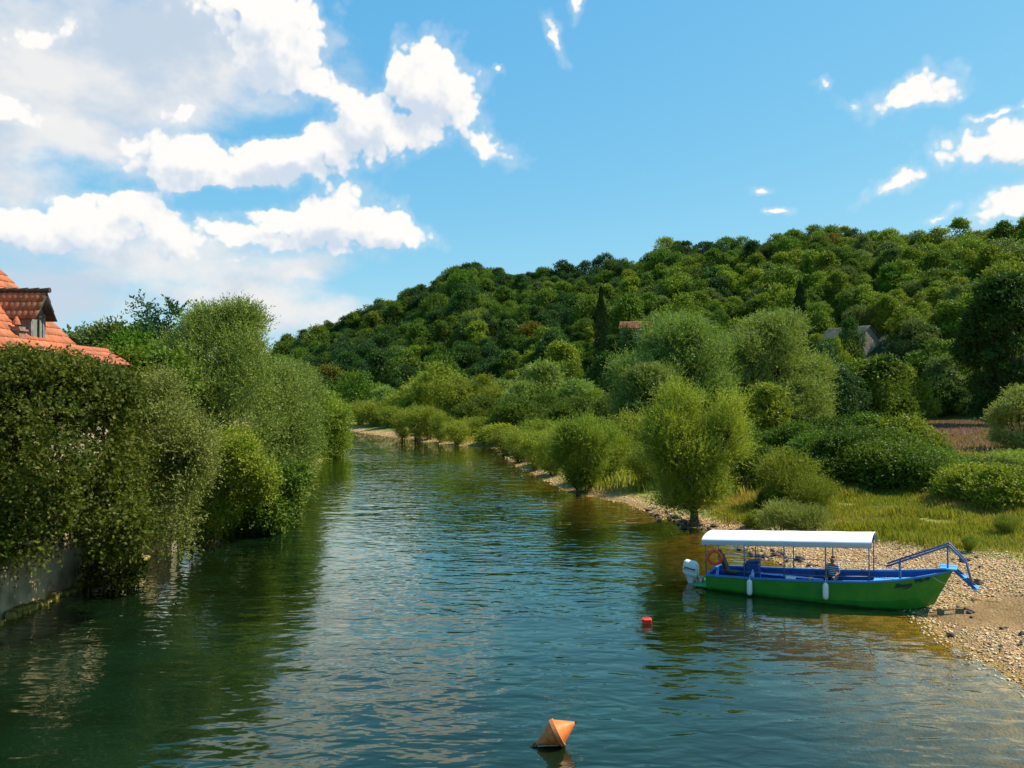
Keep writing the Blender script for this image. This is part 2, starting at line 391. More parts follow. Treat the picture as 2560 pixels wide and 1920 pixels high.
peb = T.mix(wet, peb, T.mix(1.0, peb, rgb(.45, .42, .38), 'MULTIPLY'))
col = T.mix(at('beach'), gr, peb)
bp = T.node('ShaderNodeBump', {'Height': T.math('ADD', T.math('SUBTRACT', 1.0, vo.outputs['Distance']), T.math('MULTIPLY', T.math('MULTIPLY', T.noise(co, 3.5, 5, .6), at('dug')), 3.0)), 'Distance': .05, 'Strength': T.math('MULTIPLY', at('beach'), .8)})
bs = T.node('ShaderNodeBsdfPrincipled', {'Base Color': col, 'Roughness': .9, 'Specular IOR Level': .15, 'Normal': bp.outputs[0]})
T.l.new(bs.outputs[0], T.out.inputs[0]); M['ground'] = m
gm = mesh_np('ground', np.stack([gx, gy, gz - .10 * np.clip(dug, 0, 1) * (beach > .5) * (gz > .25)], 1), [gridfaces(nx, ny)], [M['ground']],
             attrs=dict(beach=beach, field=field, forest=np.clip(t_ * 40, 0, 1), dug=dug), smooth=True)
obj('ground', gm, label='river banks, pebble beach, meadow and wooded hillside ground', kind='structure')
# ------------------------------------------------------------------ river water
m, T = newmat('water')
geo = T.node('ShaderNodeNewGeometry'); pos = geo.outputs['Position']
rot = T.node('ShaderNodeMapping', {'Vector': pos}); rot.inputs['Rotation'].default_value = (0, 0, R(14)); rot.inputs['Scale'].default_value = (.62, 1.25, 1)
big = T.noise(rot.outputs[0], .55, 2, .5)
mid = T.noise(rot.outputs[0], 1.8, 1.5, .45, dist=.5)
fine = T.noise(rot.outputs[0], 4.6, 1, .5)
calm = T.ss(T.noise(pos, .09, 3), .32, .62)
hsum = T.math('ADD', T.math('MULTIPLY', big, .060), T.math('MULTIPLY', T.math('ADD', T.math('MULTIPLY', mid, .032), T.math('MULTIPLY', fine, .006)), T.math('ADD', .55, T.math('MULTIPLY', calm, .75))))
bp = T.node('ShaderNodeBump', {'Height': hsum, 'Distance': 1.0, 'Strength': 1.0})
fr = T.node('ShaderNodeFresnel', {'IOR': 1.33, 'Normal': bp.outputs[0]})
gl = T.node('ShaderNodeBsdfGlossy', {'Color': rgb(.88, .95, .82), 'Roughness': .012, 'Normal': bp.outputs[0]})
tr = T.node('ShaderNodeBsdfTransparent', {'Color': rgb(.90, .86, .60)})
mk = T.node('ShaderNodeAttribute', attribute_name='murk').outputs['Fac']
weed = T.ss(T.noise(pos, .16, 4), .35, .66)
df = T.node('ShaderNodeBsdfDiffuse', {'Color': T.mix(weed, rgb(.0035, .008, .0018), rgb(.005, .017, .007))})
body = T.node('ShaderNodeMixShader', {0: mk, 1: tr.outputs[0], 2: df.outputs[0]})
sf = T.node('ShaderNodeMixShader', {0: T.math('MULTIPLY', fr.outputs[0], 1.75, clamp=True), 1: body.outputs[0], 2: gl.outputs[0]})
T.l.new(sf.outputs[0], T.out.inputs[0]); M['water'] = m
wx = spaced(-17, 14, .5, -330, 60, 1.08); wy = spaced(12, 60, .6, -85, 230, 1.05)
AX, AY = np.meshgrid(wx, wy); ax, ay = AX.ravel(), AY.ravel()
dep = np.maximum(0, -height(ax, ay)); murk = 1 - np.exp(-np.maximum(dep - .02, 0) * 2.6)
wm = mesh_np('river_water', np.stack([ax, ay, ax * 0], 1), [gridfaces(len(wx), len(wy))], [M['water']], attrs=dict(murk=murk), smooth=True)
obj('river_water', wm, label='green rippled river water reflecting sky and trees', kind='structure')
# ------------------------------------------------------------------ far low hills beyond the bend
mb = MB(); rows = [[], [], []]
rng = random.Random(5)
for i in range(60):
    x = -1500 + i * 26; z = 62 + 14 * math.sin(i * .23) + 8 * math.sin(i * .61 + 1) + rng.uniform(-2, 2)
    rows[0].append((x, 1400, -2)); rows[1].append((x, 1560, z)); rows[2].append((x, 1800, -2))
mb.grid(rows)
mb.build('distant_hills', plain('far_wood', (.05, .085, .05), .95, .05, var=.35, scale=.03), label='low wooded hills far beyond the river bend', kind='structure')
# ------------------------------------------------------------------ foliage
def nrm(a): return a / np.maximum(np.linalg.norm(a, axis=-1, keepdims=True), 1e-9)
def rdir(rs, n): return nrm(rs.normal(size=(n, 3)))
LEAF = {'rhomb': np.array([(0, 0), (.42, .5), (1, 0), (.42, -.5)]),
        'blade': np.array([(0, 0), (.3, .5), (1, 0), (.5, -.5)]),
        'star': np.array([(0, 0), (.05, .42), (.3, .2), (.5, .55), (.6, .18), (1, 0), (.6, -.18), (.5, -.55), (.3, -.2), (.05, -.42)]),
        'oval': np.array([(0, 0), (.25, .42), (.7, .4), (1, 0), (.7, -.4), (.25, -.42)])}
def leaf_mesh(rs, P, D_, N_, L, W, shape):
    t = LEAF[shape]; k = len(t)
    S = nrm(np.cross(D_, N_)); n = len(P)
    V = P[:, None, :] + D_[:, None, :] * (t[None, :, 0, None] * L[:, None, None]) + S[:, None, :] * (t[None, :, 1, None] * W[:, None, None])
    Fc = np.arange(n * k).reshape(n, k)
    return V.reshape(-1, 3), Fc, np.repeat(rs.random(n), k)
def gen_lobes(rs, W, H, z0, n, lr, profile='round', inner=.35):
    out = []
    for i in range(n):
        t = rs.random() if i > 2 or inner < .3 else (.92, .75, .5)[i]
        a = rs.random() * 6.283
        if profile == 'round': Rr = math.sin(math.pi * min(.97, .14 + .80 * t)) ** .65
        elif profile == 'vase': Rr = min(1, .22 + 1.15 * t) * (1 if t < .66 else math.cos((t - .66) / .34 * 1.25))
        elif profile == 'dome': Rr = math.sqrt(max(.04, 1 - (t * .96) ** 2.2))
        elif profile == 'cone': Rr = 1.02 - .85 * t
        elif profile == 'flat': Rr = .5 + .5 * t
        rr = Rr * (inner + (1 - inner) * math.sqrt(rs.random()))
        rad = lr * W * (.65 + .7 * rs.random())
        out.append((math.cos(a) * max(0, rr * W / 2 - rad * .5), math.sin(a) * max(0, rr * W / 2 - rad * .5), z0 + rad * .4 + t * max(.1, H - z0 - rad * 1.3), rad))
    return np.array(out)
def crown(rs, lobes, n, leafL, leafW, shoot=.5, per=6, up=.3, droop=.15, shape='rhomb', flatz=.85, spread=.7, core=.5):
    c = lobes[:, :3]; r = lobes[:, 3]; cc = c.mean(0)
    ns = max(1, n // per)
    p = r ** 2 / (r ** 2).sum()
    idx = rs.choice(len(r), ns, p=p)
    u = rdir(rs, ns)
    u[:, 2] = np.abs(u[:, 2]) * np.where(rs.random(ns) < .72, 1, -1)
    outw = nrm(c[idx] - cc)
    flip = (u * outw).sum(1) < -.45
    u[flip] *= -1
    lump = 1 + .18 * np.sin(u[:, 0] * 7 + idx) * np.sin(u[:, 1] * 8 + idx * 2) 
    start = c[idx] + u * (r[idx] * lump * (core + (1 - core) * rs.random(ns) ** .6))[:, None] * np.array([1, 1, flatz])
    d = nrm(u * .75 + np.array([0, 0, up]) + rs.normal(size=(ns, 3)) * .32)
    ln = shoot * (.5 + rs.random(ns))
    t = (np.arange(per) + .5) / per
    P = start[:, None, :] + d[:, None, :] * (t[None, :, None] * ln[:, None, None])
    P[:, :, 2] -= droop * (t[None, :] ** 2) * ln[:, None]
    P = P.reshape(-1, 3); m_ = len(P)
    dd = np.repeat(d, per, 0)
    D_ = nrm(dd * .8 + rs.normal(size=(m_, 3)) * spread)
    N_ = nrm(rs.normal(size=(m_, 3)) * .6 + np.repeat(u, per, 0) * .8 + np.array([0, 0, .25]))
    L = leafL * (.7 + .6 * rs.random(m_)); W = leafW * (.7 + .6 * rs.random(m_))
    return leaf_mesh(rs, P, D_, N_, L, W, shape)
def limbs(rs, lobes, r0, fork, nl, stems=1, base_spread=.15, lean=(0, 0), k=7, sub=2):
    mb = MB(); lob = lobes[np.argsort(-lobes[:, 3])]
    if stems == 1:
        f = Vector((lean[0] * fork, lean[1] * fork, fork))
        mb.tube([(0, 0, -.5), (0, 0, .03), Vector((lean[0] * fork * .4, lean[1] * fork * .4, fork * .5)), f], [r0 * 1.7, r0 * 1.35, r0, r0 * .85], k, cap=False)
        starts = [(f, r0 * .62)]
    else:
        starts = []
        for i in range(stems):
            a = i / stems * 6.283 + rs.random(); q = Vector((math.cos(a) * base_spread, math.sin(a) * base_spread, 0))
            e = q * (1 + 2.0 * fork) + Vector((0, 0, fork)); mb.tube([q - Vector((0, 0, .4)), q * 1.3 + Vector((0, 0, fork * .35)), e], [r0 * 1.1, r0 * .8, r0 * .6], k, cap=False)
            starts.append((e, r0 * .5))
    for i in range(min(nl, len(lob))):
        t = Vector(lob[i][:3])
        s, rr = min(starts, key=lambda q: (q[0] - t).length) if stems > 1 else starts[0]
        midp = s.lerp(t, .45) + Vector((rs.normal() * .12, rs.normal() * .12, .12)) * (t - s).length * .5
        rr = rr * (.55 + .5 * rs.random())
        mb.tube([s, s.lerp(midp, .5) + Vector((0, 0, .03)), midp, t], [rr, rr * .8, rr * .55, rr * .15], 5, cap=False)
        for j in range(sub):
            e = t + Vector(rs.normal(size=3)) * lob[i][3] * .6 + Vector((0, 0, lob[i][3] * .3))
            mb.tube([midp, midp.lerp(e, .6) + Vector(rs.normal(size=3)) * .05, e], [rr * .4, rr * .22, rr * .06], 4, cap=False)
    return mb
def tree(name, label, cat, loc, lobes, n, leafL, leafW, mat, bark='bark', r0=.2, fork=1.2, nl=14, stems=1, seed=1, group=None, lean=(0, 0), base_spread=.15, sub=2, rz=0, **kw):
    rs = np.random.RandomState(seed)
    root = empty(name, loc, rz, label=label, cat=cat, group=group)
    V, Fc, var = crown(rs, lobes, n, leafL, leafW, **kw)
    obj('crown', mesh_np('crown', V, [Fc], [M[mat]], attrs=dict(var=var)), root)
    limbs(rs, lobes, r0, fork, nl, stems, base_spread, lean, sub=sub).build('trunk', M[bark], root, smooth=True)
    return root
def copy_tree(o, loc, scale, rz, label, group=None, tint=None):
    c = o.copy(); C.objects.link(c); c.location = loc; c.scale = scale; c.rotation_euler = (0, 0, rz)
    c['label'] = label
    if group: c['group'] = group
    for ch in o.children:
        d = ch.copy(); C.objects.link(d); d.parent = c
    return c
def X_at(u, Y): return (u - 512) / F * Y
def Z_at(v, Y): return H0 + (HOR - v) / F * Y
# ---- left bank
def lobes_at(L): return np.array(L, float)
RS = np.random.RandomState
# lobed crowns drawn by hand where the photo shows their masses: (x, y, z, r) relative to the root
def ltree(seed, base, boxes, lr, per_box=9):
    """lobes scattered in boxes given as (u0, u1, v0, v1, Ynear, Yfar)"""
    rs = RS(seed); out = []
    for (u0, u1, v0, v1, y0, y1) in boxes:
        for i in range(per_box):
            Y = rs.uniform(y0, y1); m_ = lr * F / Y; u = rs.uniform(u0 + m_ * .5, max(u0 + m_ * .5 + 1, u1 - m_ * .8)); v = rs.uniform(v0 + m_ * 1.15, max(v0 + m_ * 1.15 + 2, v1)); r = lr * rs.uniform(.7, 1.3)
            out.append((X_at(u, Y) - base[0], Y - base[1], Z_at(v, Y) - base[2], r))
    return np.array(out)
b = (-18.2, 25.5, hz(-18.2, 25.5))
tree('plane_tree', 'large bushy olive-green broad-leaved tree over the river wall in front of the tiled house', 'tree', b,
     ltree(11, b, [(-40, 40, 360, 390, 24, 27), (8, 30, 352, 370, 25, 27), (52, 70, 357, 380, 25, 28), (30, 75, 362, 390, 25, 28.5), (70, 118, 363, 395, 26, 29.5), (90, 135, 372, 400, 25.5, 29.5), (-60, 90, 375, 560, 22, 27), (10, 130, 395, 500, 24, 28), (-10, 90, 440, 510, 22.5, 25), (-40, 40, 480, 550, 22.5, 25), (95, 140, 490, 528, 24.5, 26.5), (-50, 60, 372, 450, 24, 28), (55, 135, 378, 430, 25, 29), (85, 140, 430, 500, 25, 29)], .70, 14), 100000, .115, .10, 'plane', 'bark_pale', r0=.2, fork=1.0, nl=30, seed=11,
     stems=3, base_spread=.3, shoot=.55, per=5, up=.25, shape='star', spread=.9, core=.6)
b = (-17.0, 33.2, hz(-17.5, 33.2))
tree('silver_willow', 'silvery grey-green leafy tree beside the broad-leaved tree on the left bank', 'tree', b,
     ltree(12, b, [(120, 200, 400, 500, 29, 34), (135, 178, 372, 430, 31, 34), (110, 190, 480, 540, 29.5, 32), (170, 208, 425, 470, 30, 33)], .55, 22), 70000, .115, .05, 'willow_s', r0=.18, fork=1.0, nl=24, seed=12, stems=3, base_spread=.3,
     shoot=.6, per=7, up=.45, spread=.75, core=.6)
b = (-19.2, 46, hz(-19.2, 46))
tree('tall_willow', 'tallest feathery green willow on the left bank, its top against the cloud', 'tree', b,
     ltree(13, b, [(193, 236, 319, 348, 45, 49), (180, 254, 331, 372, 44, 48), (168, 268, 350, 400, 43, 49), (160, 262, 352, 420, 42, 50), (222, 250, 327, 360, 45, 47), (172, 200, 340, 375, 45, 48), (180, 280, 375, 480, 42, 47), (200, 225, 314, 332, 46, 48), (232, 240, 310, 330, 46, 47)], .8, 24), 105000, .17, .055, 'willow_g', r0=.28, fork=1.6, nl=34, seed=13,
     shoot=1.1, per=10, up=.75, spread=.5, core=.6)
b = (-15.6, 52, hz(-15.6, 52))
tree('river_willow', 'rounded pale green willow leaning over the water on the left bank', 'tree', b,
     ltree(14, b, [(262, 305, 362, 440, 49, 55), (275, 312, 395, 470, 49, 53), (255, 300, 440, 500, 47, 51)], .85, 28), 90000, .16, .06, 'willow_g', r0=.25, fork=1.0, nl=30, seed=14, stems=3, base_spread=.3,
     shoot=.9, per=8, up=.45, spread=.6, core=.6)
b = (-21.0, 91, hz(-21.2, 91))
tree('river_willow', 'farthest willow of the left bank, hanging over the water at the bend', 'tree', b,
     ltree(15, b, [(308, 336, 388, 425, 88, 96), (322, 347, 400, 445, 89, 94), (306, 330, 420, 458, 87, 92)], 1.15, 26), 70000, .24, .09, 'willow_y', r0=.28, fork=.8, nl=26, seed=15, stems=3, base_spread=.4,
     shoot=1.0, per=8, up=.3, spread=.6, core=.6)
b = (-22.5, 72, hz(-22.5, 72))
tree('bank_willow', 'green willow half hidden between the rounded willow and the farthest one', 'tree', b,
     ltree(16, b, [(285, 318, 375, 440, 69, 76), (270, 312, 362, 400, 72, 78)], 1.1, 22), 50000, .2, .08, 'willow_g', r0=.25, fork=1.0, nl=20, seed=16, shoot=.9, per=8, up=.5, spread=.6)
b = (-14.9, 44.5, hz(-15.2, 44.5))
tree('dark_shrub', 'dark glossy-leaved shrub drooping to the water under the rounded willow', 'shrub', b,
     ltree(17, b, [(262, 304, 462, 512, 42, 46), (235, 285, 490, 522, 41, 44)], .75, 16), 36000, .14, .1, 'bush_d', r0=.12, fork=.4, nl=18, seed=17, stems=3, base_spread=.3, shoot=.5, per=5, up=-.05, droop=.3, shape='oval')
b = (-16.2, 40.5, hz(-16.6, 40.5))
tree('green_shrub', 'bright yellow-green shrub below the tall willow on the left bank', 'shrub', b,
     ltree(18, b, [(222, 255, 425, 475, 38, 41), (235, 272, 455, 492, 38, 41), (195, 235, 470, 520, 38, 41)], .55, 18), 42000, .12, .075, 'bush_l', r0=.12, fork=.5, nl=18, seed=18, stems=3, base_spread=.3, shoot=.5, per=5, up=.25)
b = (-17.6, 37, hz(-17.8, 37))
tree('fig_tree', 'round-leaved green tree between the tiled roof and the tall willow', 'tree', b,
     ltree(19, b, [(105, 160, 350, 385, 38, 42), (140, 190, 345, 395, 39, 43), (120, 175, 385, 430, 37, 41)], .7, 16), 38000, .17, .14, 'oak_m', r0=.2, fork=1.4, nl=20, seed=19, shoot=.5, per=5, up=.3, shape='oval')
# wispy trees behind the house, seen against the sky
def wispy(seed, u0, u1, v0, v1, Y, label, mat='oak_g', n=9000, spk=()):
    bx = X_at((u0 + u1) / 2, Y); b = (bx, Y, hz(bx, Y))
    lob = ltree(seed, b, [(u0, u1, v0, v1, Y - 2, Y + 2)], 1.0, 10)
    if len(spk): lob = np.concatenate([lob, [(X_at(u, Y) - b[0], 0, Z_at(v, Y) - b[2], r) for (u, v, r) in spk]])
    tree('locust_tree', label, 'tree', b, lob, n, .24, .13, mat, r0=.16, fork=3.2, nl=12, seed=seed, group='sparse trees behind the tiled house',
         shoot=1.1, per=9, up=.25, droop=.35, spread=.6, core=.2)
wispy(21, 70, 100, 330, 352, 62, 'sparse grey-green treetop just right of the tiled roof edge', n=5000)
wispy(22, 96, 124, 322, 352, 60, 'sparse lacy treetop between the annex roof and the dark spiky one')
wispy(23, 118, 150, 332, 356, 58, 'rounded green treetop left of the tall willow behind the house', 'oak_m', 14000)
wispy(24, 146, 176, 318, 350, 60, 'dark treetop with thin bare-tipped shoots sticking into the sky', 'oak_b', 9000, [(143, 309, .55), (147, 318, .7), (153, 328, .8), (170, 312, .5), (175, 318, .6), (163, 334, .9)])
wispy(25, 232, 250, 330, 360, 62, 'small grey treetop poking out right of the tall willow', 'oak_g', 6000, [(246, 330, .7)])
b = (-15.9, 30.0, .1)
lob = ltree(26, b, [(92, 140, 548, 572, 28.8, 30.5)], .35, 14)
tree('overhanging_bush', 'low bush growing from the foot of the wall and touching the water', 'shrub', b, lob, 9000, .11, .08, 'plane', r0=.05, fork=.3, nl=10, seed=26, stems=3, base_spread=.1, shoot=.4, per=5, up=0, droop=.3, shape='oval')
# ---- near right bank
def wtree(name, label, u, Y, W, H, z0, n, leafL, leafW, mat, seed, nlobes=26, lr=.15, prof='vase', dz=0, **kw):
    x = X_at(u, Y); b = (x, Y, hz(x, Y) + dz); rs = RS(seed)
    kw.setdefault('cat', 'tree'); cat = kw.pop('cat')
    return tree(name, label, cat, b, gen_lobes(rs, W, H, z0, nlobes, lr, prof), n, leafL, leafW, mat, seed=seed, **kw)
b = (X_at(694, 43.5), 43.5, hz(X_at(694, 43.5), 43.5))
tree('riverside_willow', 'upright yellow-green willow with short dark trunk on the pebble shore behind the boat', 'tree', b,
     ltree(31, b, [(654, 688, 410, 468, 42, 45), (670, 706, 391, 445, 42.2, 44.8), (706, 744, 400, 458, 42, 45), (648, 744, 430, 480, 41.8, 45), (662, 728, 455, 505, 42.5, 44.6), (664, 732, 412, 460, 42.3, 44.8), (668, 724, 440, 506, 42.3, 44.8)], .46, 14), 115000, .14, .042, 'willow_y',
     r0=.24, fork=.75, nl=60, seed=31, shoot=1.0, per=10, up=.8, droop=.05, spread=.45, core=.3, sub=3)
wtree('willow_bush', 'round many-stemmed willow bush at the water edge, left of the upright willow', 583, 57.6, 4.6, 5.2, .7, 60000, .15, .05, 'willow_y', 32, nlobes=48, lr=.11,
      stems=6, base_spread=.35, r0=.10, fork=.6, nl=32, shoot=.9, per=9, up=.7, spread=.45, core=.35, sub=2)
b = (X_at(679, 93), 93, hz(X_at(679, 93), 93))
tree('big_willow', 'huge pale green willow rising behind the upright riverside willow', 'tree', b,
     ltree(33, b, [(645, 708, 320, 380, 89, 97), (622, 680, 350, 420, 87, 94), (690, 738, 338, 420, 89, 96), (640, 740, 370, 432, 88, 96), (665, 702, 320, 345, 91, 95), (655, 725, 335, 420, 90, 95)], 1.25, 24), 160000, .30, .10, 'willow_g',
     r0=.5, fork=2.5, nl=50, seed=33, shoot=1.6, per=9, up=.65, spread=.55, core=.4)
wtree('big_willow', 'lower leafy willow mass on the left side of the huge willow', 648, 86, 8.0, 8.6, 1.0, 70000, .26, .09, 'willow_g', 34, nlobes=60, lr=.10, prof='round',
      r0=.35, fork=1.5, nl=24, shoot=1.1, per=8, up=.55, spread=.6)
b = (X_at(774, 98), 98, hz(X_at(774, 98), 98))
tree('big_willow', 'huge round willow to the right of the first, below the tall cypress', 'tree', b,
     ltree(35, b, [(735, 795, 322, 380, 94, 102), (728, 765, 350, 420, 93, 100), (770, 830, 358, 425, 94, 101), (740, 820, 375, 432, 93, 101), (752, 800, 316, 345, 96, 100), (745, 812, 338, 425, 94, 99)], 1.25, 26), 160000, .30, .10, 'willow_g',
     r0=.5, fork=2.5, nl=50, seed=35, shoot=1.6, per=9, up=.65, spread=.55, core=.4)
wtree('ash_tree', 'small open green tree with thin forked trunks in front of the right-hand huge willow', 765, 80, 6.2, 6.6, 1.8, 20000, .24, .15, 'bush_l', 36, nlobes=34, lr=.09, prof='vase',
      r0=.16, fork=1.5, nl=18, shoot=.7, per=6, up=.3, spread=.8, stems=2, base_spread=.3)
wtree('grey_willow', 'silvery grey willow cut off by the right edge, beside the purple field', 1022, 76, 5.8, 5.9, .6, 40000, .2, .07, 'willow_s', 37, nlobes=40, lr=.11, prof='round',
      r0=.2, fork=.8, nl=14, shoot=.8, per=8, up=.4, spread=.6)
wtree('tall_dark_tree', 'very tall dark tree rising at the right edge behind the purple field', 1006, 128, 13.5, 24.5, 2.0, 60000, .42, .3, 'oak_d', 38, nlobes=90, lr=.10, prof='round',
      r0=.4, fork=3.5, nl=26, shoot=.9, per=6, up=.35, spread=.9)
# thicket: shrubs between the meadow and the field
def proto_bush(seed, mat, W=5, H=3.2, n=17000, L=.15, Wd=.1, up=.35, shoot=.6, per=6, lr=.115, prof='dome', sp=.8, nl=42, shape='rhomb', stems=4):
    rs = RS(seed); lob = gen_lobes(rs, W, H, .1, nl, lr, prof)
    V, Fc, var = crown(rs, lob, n, L, Wd, shoot=shoot, per=per, up=up, spread=sp, shape=shape)
    t = limbs(rs, lob, .07, .3, 12, stems, .2, sub=1)
    tm = bpy.data.meshes.new('stems'); tm.from_pydata(t.v, [], t.f); tm.materials.append(M['bark']); tm.update()
    return dict(cr=mesh_np('foliage', V, [Fc], [M[mat]], attrs=dict(var=var)), st=tm, W=W, H=H)
def place(name, pr, label, cat, u, Y, W, H, rz, group=None, dz=0):
    x = X_at(u, Y); z = hz(x, Y) + dz
    root = empty(name, (x, Y, z), rz, label=label, cat=cat, group=group)
    root.scale = (W / pr['W'], W / pr['W'], H / pr['H'])
    obj('foliage', pr['cr'], root); obj('stems', pr['st'], root)
    return root
PB = dict(d1=proto_bush(41, 'bush_d'), d2=proto_bush(42, 'bush_d', W=4.4, H=3.4, lr=.18), m1=proto_bush(43, 'oak_m', L=.17), l1=proto_bush(44, 'bush_l', W=3.4, H=2.4, n=13000, up=.5),
          w1=proto_bush(45, 'willow_y', W=3.4, H=3.2, n=16000, L=.15, Wd=.045, up=.9, shoot=.9, per=9, prof='vase', sp=.45),
          s1=proto_bush(46, 'willow_s', W=2.0, H=1.3, n=15000, L=.11, Wd=.025, up=1.0, shoot=.6, per=9, sp=.35),
          w2=proto_bush(47, 'willow_y', W=3.4, H=3.2, n=9000, L=.2, Wd=.06, up=.8, shoot=.9, per=8, prof='vase', sp=.5, stems=5))
G = 'shrubs of the thicket behind the meadow'
TH = [  # kind, u, Y, W, H, label
    ('w1', 783, 46, 3.4, 3.0, 'feathery yellow-green shrub right of the upright riverside willow'),
    ('m1', 770, 45, 1.7, 1.25, 'small leafy green shrub in front of the feathery shrub, near the willow trunk'),
    ('d1', 757, 52.5, 3.6, 2.8, 'dark shrub tucked just behind the trunk of the upright riverside willow'),
    ('w1', 812, 43.2, 2.4, 2.0, 'soft yellow-green shrub above the white canopy, at the thicket front'),
    ('d1', 840, 51.5, 5.2, 3.3, 'dark green shrub in the thicket straight above the boat canopy'),
    ('d2', 880, 49.5, 5.0, 3.0, 'dense dark shrub of the thicket front, right of centre above the canopy'),
    ('d1', 912, 48, 4.6, 2.6, 'darkest broad shrub of the thicket front over the golden grass'),
    ('m1', 935, 49.5, 4.4, 2.3, 'leafy green shrub of the thicket front above the boat bow'),
    ('d2', 962, 50, 4.8, 1.9, 'shrub at the right shoulder of the thicket, beneath the purple field'),
    ('d1', 990, 52.5, 5.0, 1.5, 'low dark shrub at the thicket end under the purple field'),
    ('l1', 1004, 41, 3.2, 2.1, 'bright light green shrub at the right edge of the golden grass'),
    ('l1', 968, 43.5, 3.2, 1.9, 'light green low shrub in front of the thicket, near the right edge'),
    ('m1', 818, 55, 5.0, 3.1, 'rounded green shrub behind the feathery ones in the thicket'),
    ('d1', 855, 57, 5.4, 3.2, 'shadowy shrub in the middle rows of the thicket'),
    ('d2', 893, 56, 5.2, 3.3, 'full green shrub in the middle of the thicket, left of the field'),
    ('m1', 925, 55, 4.8, 2.1, 'green shrub in the middle of the thicket touching the field edge'),
    ('m1', 795, 62, 5.6, 3.4, 'green shrub under the right-hand huge willow'),
    ('d1', 830, 66, 6.0, 3.6, 'back-row thicket shrub left of centre, under the huge willow'),
    ('m1', 868, 68, 6.0, 3.7, 'back-row thicket shrub in the centre, under the foot of the hill'),
    ('l1', 900, 66, 5.6, 3.5, 'pale leafy back-row shrub left of the purple field'),
    ('d2', 925, 70, 5.0, 1.7, 'last back-row shrub, touching the left corner of the purple field'),
    ('m1', 745, 64, 5.0, 3.0, 'green shrub seen left of the small open tree'),
    ('s1', 782, 39.3, 2.2, 1.35, 'pale silvery wispy shrub just above the canopy left half'),
    ('s1', 808, 38.6, 2.0, 1.15, 'smaller silvery wispy shrub right of the other silvery one'),
    ('l1', 758, 41.8, 1.3, .8, 'tiny green shrub on the pebbles behind the canopy stern'),
    ('w1', 1005, 35.2, 1.1, .8, 'lone little dark shrub in the grass near the right edge'),
    ('w1', 968, 32.6, .6, .62, 'small thorny tuft standing alone on the pebbles right of the boat steps'),
    ('w1', 1020, 55, 4.4, 1.6, 'feathery green shrub at the right edge below the grey willow'),
]
for i, (k, u, Y, W_, H_, lb) in enumerate(TH):
    place('thicket_shrub' if k != 'w1' else 'willow_shrub', PB[k], lb, 'shrub', u, Y, W_, H_, i * 1.7, G)
# saplings and willow bushes along the far half of the right shore
FS = [('w1', 553, 69, 3.6, 3.4, 'slender pale willow bush left of the round willow bush'),
      ('w2', 535, 74, 3.0, 3.2, 'thin yellow-green willow sapling clump at the shore, second left of the round bush'),
      ('w2', 520, 82, 3.4, 3.0, 'feathery sapling clump where the shore begins to straighten'),
      ('w2', 562, 77, 4.4, 3.2, 'pale willow bush behind the slender one'),
      ('w2', 505, 92, 3.6, 2.6, 'low pale willow clump at the middle of the far shore'),
      ('w2', 540, 92, 5.0, 3.2, 'wide pale willow clump behind the thin sapling'),
      ('w1', 606, 62, 3.6, 3.8, 'yellow-green willow shrub behind the round willow bush, on its right'),
      ('w2', 630, 70, 4.6, 4.2, 'feathery shrub between the round bush and the upright willow'),
      ('w1', 650, 57, 3.6, 2.9, 'low pale shrub left of the upright riverside willow'),
      ('w2', 403, 123, 3.6, 4.0, 'leftmost dark-stemmed willow bush of the row casting shadows on the far shore'),
      ('w2', 417, 121, 4.0, 4.6, 'tallest willow bush of the shore row, second in the row'),
      ('w2', 429, 120, 3.4, 4.4, 'third willow bush of the shore row'),
      ('w2', 441, 115, 3.0, 3.8, 'narrow willow bush right of the shore row'),
      ('w2', 457, 110.5, 3.8, 2.9, 'squat willow bush standing at the water on the far shore'),
      ('w2', 390, 148, 5.0, 3.6, 'pale low bush at the very end of the visible water'),
      ('w2', 374, 156, 5.6, 4.4, 'pale bush behind the end of the shore, under the dark round tree'),
      ('w2', 360, 163, 5.0, 4.2, 'leftmost pale bush by the bend, touching the left bank willow'),
      ('w2', 478, 118, 6.0, 2.6, 'low pale grassy clump in the middle distance'),
      ('l1', 500, 108, 6.0, 2.4, 'flat light green shrub in the strip behind the shore'),
      ('l1', 590, 88, 6.0, 2.6, 'light green shrub patch behind the round willow bush')]
for i, (k, u, Y, W_, H_, lb) in enumerate(FS):
    place('willow_shrub', PB[k], lb, 'shrub', u, Y, W_, H_, i * 2.1 + .4, 'willow shrubs along the right shore')
SEC = ['left end', 'left part', 'centre', 'right part', 'right end']
for i in range(12):
    u = 470 + i * 15.5; Y = 124 - i * 2.2 + (i % 3) * 5
    where = ['at its left end', 'second from its left end', 'third from its left end', 'fourth from its left end', 'fifth from its left end', 'left of its middle', 'right of its middle',
             'sixth from its right end', 'fifth from its right end', 'third from its right end', 'second from its right end', 'at its right end'][i]
    if i == 8: where = 'fourth from its right end'
    if i == 7: where = 'fifth from its right end'
    if i == 6: where = 'sixth from its right end'
    place('dark_shrub', PB[['d1', 'd2', 'm1'][i % 3]], 'dark shrub in the band below the valley willows, ' + where, 'shrub', u, Y, 7.4, 4.4 + (i % 2) * .8, i * 1.3, 'dark shrub band in the middle distance')
